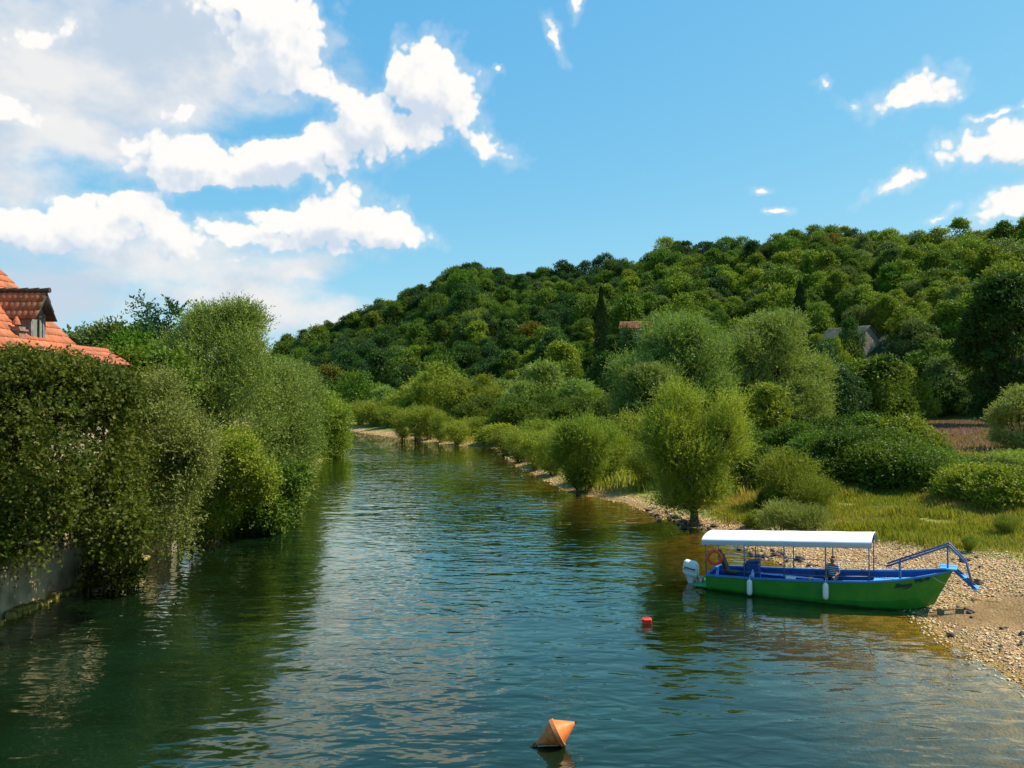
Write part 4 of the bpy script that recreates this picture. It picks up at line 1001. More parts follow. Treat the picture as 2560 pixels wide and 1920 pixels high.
mb.build('ridge_tiles', M['tile_b'], roof)
# dormer: its gable looks at the river, the ridge runs back into the slope
dz0, dzr, dX, dY = 10.28, 11.22, -18.35, 31.15
dm = empty('dormer', L3(dX, dY, 9.1), 0); dm.parent = hs
def Ld(x, y, z): return Vector((x - dX, y - dY, z - 9.1))
mb = MB()
mb.box(Ld(-19.9, dY - .44, 9.65), (2.9, .08, 1.42)); mb.box(Ld(-19.9, dY + .44, 9.65), (2.9, .08, 1.42))
mb.box(Ld(-18.5, dY - .36, 9.65), (.10, .10, 1.42)); mb.box(Ld(-18.5, dY + .36, 9.65), (.10, .10, 1.42))
mb.add([Ld(-18.5, dY - .48, 10.3), Ld(-18.5, dY + .48, 10.3), Ld(-18.5, dY, 11.05), Ld(-18.56, dY - .48, 10.3), Ld(-18.56, dY + .48, 10.3), Ld(-18.56, dY, 11.05)],
       [(0, 1, 2), (5, 4, 3), (0, 3, 4, 1), (1, 4, 5, 2), (2, 5, 3, 0)])
mb.build('dormer_wall', plain('grey_boards', (.22, .20, .19), .9, .1, var=.3, scale=6), dm)
mb = MB(); mb.box(Ld(-18.52, dY, 9.62), (.05, .62, 1.3)); mb.build('window', M['glass_d'], dm)
mb = MB(); mb.box(Ld(-18.46, dY, 9.10), (.10, .66, .08)); mb.box(Ld(-18.46, dY, 10.24), (.08, .66, .06)); mb.box(Ld(-18.46, dY + .02, 9.62), (.06, .05, 1.0)); mb.build('window_frame', M['wood_d'], dm)
roof_part('dormer_roof', [(Ld(-21.6, dY - .66, 10.12), Ld(-18.12, dY - .66, 10.12), (0, .66, 1.06)), (Ld(-18.12, dY + .66, 10.12), Ld(-21.6, dY + .66, 10.12), (0, -.66, 1.06))], 'tile_b', dm, .22, .42, 5)
mb = MB()
for i in range(8): mb.tube([Ld(-21.5 + i * .43, dY, 11.24), Ld(-21.5 + i * .43 + .48, dY, 11.27)], [.085, .105], 8)
mb.build('ridge_tiles', M['wood_d'], dm)
mb = MB(); mb.box(Ld(-18.22, dY, 9.02), (.5, 1.0, .03), Matrix.Rotation(R(30), 3, 'Y')); mb.build('flashing', plain('white_metal', (.75, .74, .70), .5, .4), dm)
mb = MB(); mb.box(L3(-18.6, 30.0, 9.0), (.46, .4, 1.5)); mb.box(L3(-18.6, 30.0, 9.62), (.6, .54, .07)); mb.build('chimney', plain('chimney_brick', (.24, .15, .11), .9, .1, var=.3), hs)
ch = hs.children[-1]
mb = MB(); mb.tube([L3(-18.6, 30, 9.65), L3(-18.6, 30, 9.85)], [.05, .05]); mb.tube([L3(-18.6, 30, 9.83), L3(-18.6, 30, 9.98), L3(-18.6, 30, 10.14)], [.15, .11, .03], 10); mb.build('chimney_cowl', M['tile_r'], ch)
# annex behind
ax_ = empty('annex_shed', (-19.5, 36.3, hz(-19.5, 36.3)), 0, label='low annex with weathered red tiled roof behind the tall tiled house', cat='shed')
def La(x, y, z): return Vector((x + 19.5, y - 36.3, z - hz(-19.5, 36.3)))
mb = MB(); mb.box(La(-19.6, 35.95, 5.1), (2.8, 3.2, 6.4)); mb.build('wall', M['plaster'], ax_)
roof_part('roof', [(La(-17.95, 34.2, 8.55), La(-17.95, 37.7, 8.55), (-1.15, 0, .78)), (La(-21.3, 37.7, 8.55), La(-21.3, 34.2, 8.55), (2.2, 0, .78))], 'tile_r', ax_, .22, .38, 9)
# ------------------------------------------------------------------ stone house and orange-roofed house on the hill
def hill_house(name, label, cx_, cy_, w, d, hw, hr, rz, wallm, tile, z, seed):
    rt = empty(name, (cx_, cy_, z), rz, label=label, cat='house')
    mb = MB(); mb.box((0, 0, hw / 2 - 1), (w, d, hw + 2))
    for sx in (-1, 1):
        x = sx * w / 2
        mb.add([(x, -d / 2, hw), (x, d / 2, hw), (x, 0, hw + hr), (x - sx * .3, -d / 2, hw), (x - sx * .3, d / 2, hw), (x - sx * .3, 0, hw + hr)], [(0, 1, 2), (5, 4, 3), (0, 3, 4, 1), (1, 4, 5, 2), (2, 5, 3, 0)])
    mb.build('wall', M[wallm], rt)
    o = .35; s = hr / (d / 2)
    roof_part('roof', [((-w / 2 - o, -d / 2 - o, hw - o * s + .05), (w / 2 + o, -d / 2 - o, hw - o * s + .05), (0, d / 2 + o, (d / 2 + o) * s)),
                       ((w / 2 + o, d / 2 + o, hw - o * s + .05), (-w / 2 - o, d / 2 + o, hw - o * s + .05), (0, -d / 2 - o, (d / 2 + o) * s))], tile, rt, .5, .6, seed)
    for (px, pz, ww, wh) in ((1.1, hw * .62, .9, 1.3), (-1.2, hw * .25, .8, 1.0)):
        mb = MB(); mb.box((w / 2 + .01, px, pz), (.12, ww, wh)); mb.build('window', M['glass_d'], rt)
    return rt
M['tile_p'] = tilemat('pale_tiles', [(.42, .27, .14), (.50, .33, .18), (.36, .22, .12)])
hill_house('stone_house', 'ruined-looking pale stone house with brown roof among the hillside trees', ST[0] - .5, ST[1], 10.5, 7.0, 5.0, 2.6, R(-58), 'stone', 'tile_p', Z_at(360, 186), 31)
hill_house('orange_house', 'tiny bright orange roof showing through the hillside trees left of the huge willow', OR[0], OR[1], 8.0, 6.0, 3.2, 1.8, R(-14), 'plaster', 'tile', Z_at(318, 205) - 5.9, 32)
# ------------------------------------------------------------------ the boat
ang = math.atan2(-.479, .878)
BO = Vector((7.6, 30.4, 0))
boat = empty('tour_boat', BO, ang, label='long green wooden tour boat with blue inside and white canopy, bow on the beach', cat='boat')
BM = Matrix.Translation(BO) @ Matrix.Rotation(ang, 4, 'Z')
def bw(x, y, z): return BM @ Vector((x, y, z))
m, T = newmat('green_paint')
co = T.node('ShaderNodeTexCoord').outputs['Object']; zo = T.node('ShaderNodeSeparateXYZ', {0: co}).outputs[2]
gcol = T.mix(T.ss(T.noise(co, 2.2, 5), .35, .7), rgb(.020, .20, .018), rgb(.040, .25, .022))
scuff = T.ss(T.noise(T.vmath('MULTIPLY', co, (1.5, 3, 14)), 2.5, 5), .60, .70)
gcol = T.mix(T.math('MULTIPLY', scuff, .35), gcol, rgb(.10, .17, .09))
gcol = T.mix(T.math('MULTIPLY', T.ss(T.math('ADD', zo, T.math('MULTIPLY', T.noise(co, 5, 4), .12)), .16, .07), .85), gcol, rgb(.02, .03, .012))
T.l.new(T.node('ShaderNodeBsdfPrincipled', {'Base Color': gcol, 'Roughness': T.math('ADD', .35, T.math('MULTIPLY', scuff, .3)), 'Specular IOR Level': .4}).outputs[0], T.out.inputs[0]); M['hull_g'] = m
M['boat_b'] = plain('blue_paint', (.008, .065, .26), .5, .4, var=.15, scale=2)  # blue darkened to put the shade inside the boat into the colour
M['boat_lb'] = plain('light_blue_paint', (.07, .34, .72), .5, .4, var=.1, scale=3)
M['steel_b'] = plain('blue_grey_tube', (.09, .13, .26), .4, .5, var=.15, scale=6)
M['canvas'] = plain('white_canvas', (.86, .86, .84), .75, .2, var=.03, scale=3, trans=.12)
M['canvas_shade'] = plain('shaded_canvas', (.55, .55, .54), .7, .2, var=.05, scale=3)  # greyer copy of the white canvas, valance shade put into its colour
M['white_p'] = plain('white_plastic', (.80, .80, .74), .4, .5, var=.05, scale=4)
M['black'] = plain('black_vinyl', (.018, .018, .02), .5, .4, var=.2)
M['ink'] = plain('dark_lettering', (.01, .035, .075), .5, .3, var=.05)
M['rope'] = plain('rope', (.55, .52, .42), .9, .1, var=.2, scale=20)
SX = [0, .6, 1.5, 2.8, 4.1, 5.5, 6.2, 6.8, 7.3, 7.65, 7.9, 8.02]
GZ = [.56, .585, .63, .71, .80, .935, 1.03, 1.14, 1.25, 1.33, 1.40, 1.43]
HB = [.93, .96, 1.0, 1.02, 1.02, .96, .85, .70, .50, .32, .16, .05]
CB = [.78, .82, .86, .88, .86, .76, .62, .46, .28, .14, .05, .02]
CX = [0, .6, 1.5, 2.8, 4.1, 5.45, 6.1, 6.65, 7.02, 7.25, 7.38, 7.44]
CZ = [-.12, -.13, -.15, -.17, -.18, -.14, -.08, .0, .08, .15, .19, .21]
KZ = [-.2, -.22, -.25, -.28, -.28, -.22, -.15, -.05, .05, .13, .18, .2]
mb = MB(); rows = []
for i in range(len(SX)):
    g = Vector((SX[i], 0, GZ[i])); r = []
    for sy in (-1,):
        r += [(SX[i], sy * HB[i], GZ[i]), (SX[i] * .35 + CX[i] * .65, sy * (HB[i] * .42 + CB[i] * .58 + .03), GZ[i] * .36 + CZ[i] * .64), (CX[i], sy * CB[i], CZ[i]), (CX[i], 0, KZ[i])]
    r += [(CX[i], CB[i], CZ[i]), (SX[i] * .35 + CX[i] * .65, HB[i] * .42 + CB[i] * .58 + .03, GZ[i] * .36 + CZ[i] * .64), (SX[i], HB[i], GZ[i])]
    rows.append(r)
mb.grid(rows)
b0 = len(mb.v); mb.v += rows[0]; mb.f.append([b0 + k for k in range(7)]); mb.m.append(0)
b0 = len(mb.v); mb.v += rows[-1]; mb.f.append([b0 + k for k in range(7)][::-1]); mb.m.append(0)
# inner skin
irows = []
th = .05
for i in range(len(SX)):
    h_ = max(.012, HB[i] - th); c_ = max(.008, CB[i] - th); zc = max(CZ[i] + .08, .05)
    e_ = th if i == 0 else (0 if i < 9 else -.04 * (i - 8)); cxi = min(CX[i], SX[i]) + e_
    if i > 9: h_ = max(.01, HB[i] - .03)
    irows.append([(SX[i] + e_, -h_, GZ[i] - .002), (cxi, -c_, max(zc, KZ[i] + .1)), (cxi, c_, max(zc, KZ[i] + .1)), (SX[i] + e_, h_, GZ[i] - .002)])
mb.grid(irows, m=1)
b0 = len(mb.v); mb.v += irows[0]; mb.f.append([b0 + k for k in range(4)]); mb.m.append(1)
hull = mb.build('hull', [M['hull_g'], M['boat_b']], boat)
mb = MB()
for sy in (-1, 1):
    r = []
    for i in range(len(SX)):
        o, q = HB[i] + .025, max(0, HB[i] - .06)
        r.append([(SX[i], sy * o, GZ[i] - .035), (SX[i], sy * o, GZ[i] + .02), (SX[i], sy * q, GZ[i] + .02), (SX[i], sy * q, GZ[i] - .035)])
    mb.grid(r, closed=True)
mb.box((0.03, 0, .575), (.08, 1.86, .045))
mb.build('gunwale', plain('gunwale_blue', (.03, .20, .50), .5, .4), boat)
mb = MB(); mb.box((2.75, 0, .12), (5.4, 1.5, .03)); mb.build('floor', M['boat_b'], boat)
mb = MB()
for i in range(22):
    x = 5.6 + i * .085
    k = np.interp(x, SX, HB) * .72 + np.interp(x + .15, SX, CB) * .28 - .09; z = np.interp(x, SX, GZ) - .22
    mb.box((x, 0, z), (.078, 2 * k, .03))
mb.box((5.6, 0, .44), (.04, 1.44, .46)); mb.build('bow_deck', M['boat_lb'], boat)
mb = MB(); mb.box((2.95, .74, .46), (3.6, .34, .04)); mb.box((2.95, .60, .28), (3.6, .03, .34)); mb.build('bench', M['boat_b'], boat)
mb = MB(); mb.box((3.0, -.74, .49), (3.6, .34, .04)); mb.box((3.0, -.60, .30), (3.6, .03, .34)); mb.build('bench', M['boat_lb'], boat)
mb = MB()
for i in range(len(SX) - 5):
    pass
for sy in (-1, 1):
    for x in (.9, 1.8, 2.7, 3.6, 4.5):
        mb.box((x, sy * (np.interp(x, SX, HB) - .085), np.interp(x, SX, GZ) - .20), (.05, .04, .34))
mb.build('ribs', M['boat_b'], boat)
# canopy frame and canopy
PX = [-0.06 + .06, 1.40, 2.78, 4.15, 5.52]
def gw(x): return float(np.interp(x, SX, GZ))
def hb(x): return float(np.interp(x, SX, HB)) - .03
def ctop(x): return 1.68 + .070 * x     # valance foot / post top
for x in PX:
    for sy in (-1, 1):
        mb = MB(); mb.tube([(x, sy * hb(x), gw(x)), (x, sy * .98, ctop(x))], .021, 8); mb.build('post', M['steel_b'], boat, smooth=True)
for sy, zz1, zz2 in ((-1, .22, .16), (1, .46, .30)):
    mb = MB(); pts_ = []
    for x in (PX[0], PX[1], PX[2], PX[3], PX[4]):
        pts_.append((x, sy * (hb(x) + .01), gw(x) + np.interp(x, [0, 5.5], [zz1, zz2])))
    mb.tube(pts_, .013, 6)
    e = pts_[-1]; mb.tube([e, (PX[4] + .78, sy * hb(PX[4] + .78), gw(PX[4] + .78) + .02)], .013, 6)
    mb.build('side_rail', M['steel_b'], boat, smooth=True)
mb = MB()
for sy in (-1, 1): mb.tube([(PX[0] - .02, sy * .985, ctop(0)), (PX[4] + .05, sy * .985, ctop(5.5))], .016, 6)
def arch(x, th, r=.98, rise=.20, base=.145): return (x, r * math.cos(th), ctop(x) + base + rise * math.sin(th))
for x in PX:
    mb.tube([(x, .97, ctop(x))] + [arch(x, R(a), .965, .185) for a in range(0, 181, 15)] + [(x, -.97, ctop(x))], .014, 6, cap=False)
mb.build('canopy_frame', M['steel_b'], boat, smooth=True)
mb = MB(); rows = []
XS = [PX[0] - .14 + i * (PX[4] + .22 - PX[0]) / 24 for i in range(25)]
def sag(x): return -.014 * abs(math.sin(math.pi * (x - PX[0]) / 1.375))
for x in XS: rows.append([arch(x, R(a), 1.0, .20 + sag(x)) for a in range(0, 181, 9)])
mb.grid(rows)
mb.grid([[(p[0], p[1] * .992, p[2] - .012) for p in r][::-1] for r in rows])
mb.build('canopy', M['canvas'], boat, smooth=True)
for sy in (-1, 1):
    mb = MB(); rows = []
    for i in range(49):
        x = XS[0] + i * (XS[-1] - XS[0]) / 48
        rows.append([(x, sy * 1.0, ctop(x) + .145), (x, sy * 1.006, ctop(x) + .08), (x, sy * 1.0, ctop(x) - .012 + (.012 if i % 2 else 0)), (x, sy * .99, ctop(x) - .01), (x, sy * .992, ctop(x) + .145)])
    mb.grid(rows); mb.build('valance', M['canvas_shade'], boat)
# bow platform, steps, hand rails
mb = MB(); mb.box((7.86, 0, 1.475), (.50, .74, .05)); mb.build('bow_platform', M['boat_lb'], boat, bevel=.008)
st = empty('boarding_steps', (8.4, 0, 1.4)); st.parent = boat
def Ls(x, y, z): return (x - 8.4, y, z - 1.4)
for sy in (-1, 1):
    mb = MB(); mb.box(Vector(Ls(8.33, sy * .26, 1.17)), (.84, .04, .09), Matrix.Rotation(R(43), 3, 'Y')); mb.build('stringer', M['boat_b'], st)
for (x, z, w) in ((8.30, 1.22, .18), (8.62, .90, .22)):
    mb = MB(); mb.box(Vector(Ls(x, 0, z)), (w, .60, .035)); mb.build('tread', M['boat_lb'], st)
for sy in (-1, 1):
    hr = MB(); y = sy * .25
    hr.tube([(6.0, y * 1.1, 1.36), (7.80, y, 2.20), (7.85, y, 2.25), (7.90, y, 2.22), (8.38, y, 1.70), (8.56, y, .90)], .033, 8)
    hr.tube([(6.42, y * 1.1, .86), (6.40, y * 1.1, 1.54)], .027, 8); hr.tube([(7.84, y, 1.48), (7.84, y, 2.23)], .027, 8)
    hr.build('hand_rail', M['steel_b'], boat, smooth=True)
# outboard motor
om = empty('outboard_motor', (-.70, -.1, .3)); om.parent = boat
def Lo(x, y, z): return (x + .52, y + .1, z - .3)
mb = MB(); rows = []
prof = [(.26, .20, .13, -.02), (.30, .27, .17, .0), (.40, .30, .19, .0), (.66, .285, .185, .01), (.78, .26, .17, .015), (.835, .20, .13, .02), (.85, .08, .05, .02)]
for (z, a, b_, dx) in prof:
    rows.append([Vector(Lo(-.62 + dx + a * (abs(math.cos(t)) ** .45) * (1 if math.cos(t) > 0 else -1), -.1 + b_ * (abs(math.sin(t)) ** .45) * (1 if math.sin(t) > 0 else -1), z - .10 * a / .3 * math.cos(t) * .6)) for t in [k * 6.2832 / 28 for k in range(28)]])
mb.grid(rows, closed=True)
b0 = len(mb.v); mb.v += [tuple(p) for p in rows[-1]]; mb.f.append([b0 + k for k in range(28)]); mb.m.append(0)
mb.build('cowling', M['white_p'], om, smooth=True)
mb = MB(); rows = []
for (z, a, b_, dx) in [(.30, .21, .13, -.03), (.18, .17, .10, -.02), (.02, .12, .06, 0), (-.25, .10, .035, .02), (-.5, .09, .03, .02), (-.55, .2, .06, .0), (-.62, .18, .05, 0)]:
    rows.append([Lo(-.62 + dx + a * math.cos(t), -.1 + b_ * math.sin(t), z) for t in [k * 6.2832 / 16 for k in range(16)]])
mb.grid(rows, closed=True); mb.box(Vector(Lo(-.74, -.1, -.06)), (.44, .26, .03)); mb.build('motor_leg', M['white_p'], om, smooth=True)
mb = MB()
mb.tube([Lo(-.42, -.1, .30), Lo(-.25, -.1, .22), Lo(-.10, -.1, .16)], [.05, .045, .04]); mb.tube([Lo(-.45, -.2, .25), Lo(-.3, -.22, .02), Lo(-.12, -.2, .06)], .025)
mb.box(Vector(Lo(-.20, -.1, .10)), (.10, .3, .34)); mb.build('clamp', plain('grey_metal', (.4, .4, .38), .4, .5, metal=.6), om)
mb = MB(); mb.box((-.28, -.1, .07), (.56, 1.3, .05)); mb.box((-.24, -.1, .0), (.5, .9, .12)); mb.box((-.16, -.1, .20), (.05, .5, .3))
mb.build('swim_platform', plain('bright_green_paint', (.02, .34, .10), .4, .5), boat, bevel=.01)
def text(s, size, M4, mat, parent, name='lettering', shear=0, bold=0, ext=.004):
    cu = bpy.data.curves.new(name, 'FONT'); cu.body = s; cu.size = size; cu.extrude = ext; cu.shear = shear; cu.offset = bold; cu.align_x = 'CENTER'; cu.align_y = 'CENTER'
    t = bpy.data.objects.new(name, cu); C.objects.link(t)
    dg = bpy.context.evaluated_depsgraph_get(); me = bpy.data.meshes.new_from_object(t.evaluated_get(dg))
    bpy.data.objects.remove(t); me.name = name; me.materials.clear(); me.materials.append(M[mat])
    me.transform(M4)
    return obj(name, me, parent)
def frame(o, xd, yd):
    xd = Vector(xd).normalized(); yd = Vector(yd); yd = (yd - xd * yd.dot(xd)).normalized(); zd = xd.cross(yd)
    return Matrix(((xd.x, yd.x, zd.x, o[0]), (xd.y, yd.y, zd.y, o[1]), (xd.z, yd.z, zd.z, o[2]), (0, 0, 0, 1)))
text('Johnson', .135, frame(Lo(-.62, -.292, .58), (1, 0, -.14), (0, 0, 1)), 'black', om, shear=.25, bold=.004)
mb = MB(); mb.box(Vector(Lo(-.62, -.290, .49)), (.44, .012, .012), Matrix.Rotation(R(8), 3, 'Y')); mb.build('stripe', M['black'], om)
# name and number on the bow, following the flare of the side
def side_pt(x, f):
    i = np.interp(x, SX, range(len(SX))); g = np.interp(x, SX, GZ)
    hbw = np.interp(x, SX, HB); cx_ = np.interp(x, SX, CX); cb = np.interp(x, SX, CB); cz = np.interp(x, SX, CZ)
    a = np.array([x, -hbw, g]); m_ = np.array([x * .35 + cx_ * .65, -(hbw * .42 + cb * .58 + .03), g * .36 + cz * .64])
    return a * (1 - f) + m_ * f
def side_text(s, size, x, f, **kw):
    o = side_pt(x, f); xd = side_pt(x + .25, f) - side_pt(x - .25, f); yd = side_pt(x, f - .2) - side_pt(x, f + .2)
    m4 = frame(o, xd, yd); nn = Vector((m4[0][2], m4[1][2], m4[2][2]))
    m4 = Matrix.Translation(nn * .022) @ m4
    return text(s, size, m4, 'ink', boat, ext=.012, **kw), m4
side_text('742-VP', .165, 7.12, .17, bold=.004)
_, m4 = side_text('Zmuco', .185, 6.55, .30, shear=.45, bold=.003)
mb = MB(); mb.tube([m4 @ Vector((-.05, -.10, 0)), m4 @ Vector((.08, -.12, 0)), m4 @ Vector((.25, -.06, 0))], [.004, .016, .004], 6); mb.build('name_underline', M['ink'], boat)
# helm: console with wheel, reclining seat
con = empty('console', (1.5, .15, .14)); con.parent = boat
mb = MB(); mb.box((0, 0, .42), (.42, .5, .86)); mb.box((-.02, 0, .88), (.46, .54, .05), Matrix.Rotation(R(-8), 3, 'Y')); mb.build('console_box', M['boat_b'], con, bevel=.02)
mb = MB()
for k in range(24):
    a0, a1 = k * math.pi / 12, (k + 1) * math.pi / 12
    mb.tube([(-.32, .19 * math.cos(a0), .70 + .19 * math.sin(a0)), (-.32, .19 * math.cos(a1), .70 + .19 * math.sin(a1))], .016, 6)
for a in (0, 2.09, 4.19): mb.tube([(-.3, 0, .7), (-.32, .19 * math.cos(a), .70 + .19 * math.sin(a))], .012, 5)
mb.tube([(-.2, 0, .7), (-.32, 0, .7)], .03, 8); mb.build('steering_wheel', M['black'], con, smooth=True)
hs_ = empty('helm_seat', (.62, 0, .14)); hs_.parent = boat
def padded(name, c, d, rot, parent, m='black'):
    mb = MB(); mb.box(c, d, rot); o = mb.build(name, M[m], parent, bevel=.04); return o
padded('seat_cushion', Vector((.08, 0, .40)), (.46, .46, .12), None, hs_)
padded('seat_back', Vector((-.16, 0, .72)), (.13, .44, .66), Matrix.Rotation(R(-22), 3, 'Y'), hs_)
padded('headrest', Vector((-.33, 0, 1.12)), (.11, .26, .18), Matrix.Rotation(R(-22), 3, 'Y'), hs_)
mb = MB(); mb.tube([(.05, 0, 0), (.05, 0, .35)], .05); mb.build('pedestal', M['steel_b'], hs_)
# things hung on or lying in the boat
def wobj(mb, name, mat, loc, label, cat, group=None, smooth=False, bevel=0, rz=ang, parts=None):
    o = mb.build(name, mat, None, smooth=smooth, bevel=bevel, label=label, cat=cat, group=group); o.location = loc; o.rotation_euler = (0, 0, rz); return o
rg = empty('lifebuoy', bw(.34, -.97, 1.24), ang, label='orange lifebuoy ring hanging at the stern end of the canopy', cat='lifebuoy')
mb = MB(); rows = []
for i in range(37):
    a = i * math.pi / 18; rows.append([((.235 + .062 * math.cos(t)) * math.cos(a), .05 * math.sin(t), (.235 + .062 * math.cos(t)) * math.sin(a)) for t in [k * math.pi / 5 for k in range(10)]])
mb.grid(rows, closed=True); mb.build('ring', M['red'], rg, smooth=True)
mb = MB(); mb.tube([(-.05, -.03, .44), (.02, -.05, .30), (-.25, -.06, .08)], .011, 6); mb.tube([(.02, -.05, .31), (.28, -.06, .10)], .011, 6); mb.build('grab_line', plain('orange_rope', (.80, .28, .16), .8, .1), rg)
def fender(x, label):
    f = empty('fender', bw(x, -hb(x) - .16, gw(x) - .30), ang, label=label, cat='fender', group='white fenders hanging on the green hull')
    mb = MB(); mb.tube([(0, 0, z) for z in (-.30, -.275, -.22, -.12, 0, .12, .20, .25, .275)], [.03, .075, .095, .098, .098, .098, .092, .06, .02], 16); mb.build('fender_body', M['white_p'], f, smooth=True)
    mb = MB(); mb.tube([(0, 0, .26), (0, .04, .36), (0, .13, .42)], .012, 6); mb.build('fender_rope', M['rope'], f)
fender(1.62, 'white fender hanging nearer the outboard motor')
fender(4.17, 'white fender hanging amidships, nearer the bow')
mb = MB(); mb.tube([(0, 0, z) for z in (-.17, -.16, 0, .08, .12, .135, .17)], [.05, .06, .06, .058, .025, .022, .022], 12)
wobj(mb, 'plastic_bottle', plain('pale_bottle', (.45, .60, .72), .2, .5), bw(1.62, -.62, .69), 'pale plastic bottle standing beside the helm console', 'bottle', smooth=True)
mb = MB(); mb.box((0, 0, 0), (.34, .2, .05), Matrix.Rotation(R(5), 3, 'X'))
wobj(mb, 'folded_board', M['white_p'], bw(2.98, -.84, .70 + .06), 'white folded board lying on the near gunwale', 'board', bevel=.01)
mb = MB()
for (dx, dy, dz, s) in ((0, 0, 0, .07), (.07, .02, .015, .06), (-.06, .03, 0, .05), (.02, -.04, .02, .045)):
    mb.tube([(dx, dy, dz - s * .6), (dx, dy, dz - s * .2), (dx, dy, dz + s * .3), (dx + .01, dy, dz + s * .6)], [s * .6, s, s * .9, s * .2], 8)
wobj(mb, 'crumpled_cloth', plain('cream_cloth', (.62, .58, .36), .9, .1), bw(3.62, -.88, .77 + .05), 'crumpled cream cloth on the near gunwale beside the middle fender', 'cloth', smooth=True)
mb = MB()
for (dx, dz, s) in ((0, 0, .06), (.1, .01, .07), (.2, 0, .055)): mb.tube([(dx, 0, dz - s * .7), (dx, 0, dz), (dx, .01, dz + s * .7)], [s * .7, s, s * .4], 8)
wobj(mb, 'rope_coil', plain('pink_white_rope', (.70, .52, .48), .9, .1, var=.4, scale=18), bw(5.15, .86, .95), 'small pinkish white rope bundle on the far gunwale near the front posts', 'rope', smooth=True)
# mooring ropes, bow to beach
mb = MB(); mb.tube([(7.35, -.44, 1.22), (7.6, -.5, 1.08), (7.75, -.34, 1.0), (7.98, -.1, 1.02)], .008, 6)
mb.build('bow_rope', M['rope'], boat)
mb = MB(); p0 = bw(7.78, 0, .78); p1 = bw(9.3, .55, 0); p1.z = hz(p1.x, p1.y) + .05
mb.tube([p0, p0.lerp(p1, .35) - Vector((0, 0, .10)), p0.lerp(p1, .7) - Vector((0, 0, .10)), p1], .014, 6)
mb.build('mooring_rope', plain('green_rope', (.16, .20, .07), .9, .1), label='thin greenish mooring rope from the bow to the beach beneath the steps', cat='rope')
mb = MB(); q = Vector((18.2, 23.0, hz(18.2, 23.0) + .04))
mb.tube([q, q + Vector((.35, .12, .05)), q + Vector((.8, .1, .02)), q + Vector((1.2, .3, .06))], [.035, .045, .03, .012], 7); mb.tube([q + Vector((.5, .11, .05)), q + Vector((.75, -.1, .12))], [.02, .006], 6)
mb.build('driftwood_stick', M['bark_pale'], smooth=True, label='pale driftwood stick lying on the pebbles near the right edge', cat='stick')
# ------------------------------------------------------------------ person seated on the far side
def skin(name, pts, edges, rad, mat, parent, sub=2, loc=(0, 0, 0)):
    me = bpy.data.meshes.new(name); me.from_pydata([tuple(p) for p in pts], edges, [])
    o = bpy.data.objects.new(name, me); C.objects.link(o)
    sk = o.modifiers.new('skin', 'SKIN'); sk.use_smooth_shade = True
    for v, r_ in zip(me.skin_vertices[0].data, rad): v.radius = (r_, r_) if not hasattr(r_, '__len__') else r_
    me.skin_vertices[0].data[0].use_root = True
    ss_ = o.modifiers.new('sub', 'SUBSURF'); ss_.levels = sub; ss_.render_levels = sub
    dg = bpy.context.evaluated_depsgraph_get(); m2 = bpy.data.meshes.new_from_object(o.evaluated_get(dg))
    bpy.data.objects.remove(o); m2.name = name; m2.materials.clear(); m2.materials.append(mat)
    for p in m2.polygons: p.use_smooth = True
    return obj(name, m2, parent, loc)
pr = empty('person', bw(4.18, .72, .50), ang - R(12), label='person in a navy and white striped shirt sitting on the far side of the boat', cat='person')
# local frame: faces -y (towards the near side), seat at z 0
hip = .10
P_ = [(0, 0, hip), (0, .01, .26), (0, .01, .42), (0, -.005, .55), (0, -.01, .61), (0, -.03, .70), (0, -.035, .80),
      (.17, .0, .53), (.23, -.04, .28), (.15, -.24, .20), (-.17, .0, .53), (-.23, -.04, .28), (-.15, -.24, .20),
      (.09, -.02, .08), (.12, -.40, .08), (.12, -.44, -.30), (.12, -.54, -.33), (-.09, -.02, .08), (-.12, -.40, .08), (-.12, -.44, -.30), (-.12, -.54, -.33)]
E_ = [(0, 1), (1, 2), (2, 3), (3, 4), (4, 5), (5, 6), (3, 7), (7, 8), (8, 9), (3, 10), (10, 11), (11, 12), (0, 13), (13, 14), (14, 15), (15, 16), (0, 17), (17, 18), (18, 19), (19, 20)]
Rd = [(.15, .11), (.14, .10), (.155, .105), (.13, .09), (.055, .055), (.085, .095), (.09, .10), .06, .045, .032, .06, .045, .032, .08, .06, .045, .035, .08, .06, .045, .035]
M['skin'] = plain('skin', (.36, .19, .12), .55, .3, var=.08)
body = skin('body', P_, E_, Rd, M['skin'], pr)
# hands: palm and five fingers closed over the knee
for sx in (1, -1):
    cxh = .15 * sx; pts_ = [(cxh, -.24, .20), (cxh, -.29, .185), (cxh, -.33, .175)]; ed = [(0, 1), (1, 2)]; rd = [.026, (.038, .018), (.038, .016)]
    for k, ln in enumerate((.058, .068, .064, .05)):
        fx = cxh + (k - 1.5) * .019; i0 = len(pts_)
        pts_ += [(fx, -.345, .175), (fx, -.345 - ln * .5, .165), (fx, -.345 - ln * .8, .140)]; rd += [.009, .0085, .007]; ed += [(2, i0), (i0, i0 + 1), (i0 + 1, i0 + 2)]
    i0 = len(pts_); pts_ += [(cxh - sx * .045, -.29, .175), (cxh - sx * .062, -.325, .160)]; rd += [.011, .009]; ed += [(1, i0), (i0, i0 + 1)]
    skin('hand', pts_, ed, rd, M['skin'], body, 1)
mb = MB()
for sx in (-1, 1):
    mb.tube([(sx * .035, -.122, .785), (sx * .035, -.132, .785)], [.012, .009], 8); 
mb.build('eyes', M['black'], body)
mb = MB(); mb.tube([(0, -.125, .79), (0, -.145, .755), (0, -.125, .74)], [.008, .017, .012], 8); mb.tube([(-.028, -.122, .715), (0, -.128, .712), (.028, -.122, .715)], [.004, .009, .004], 6)
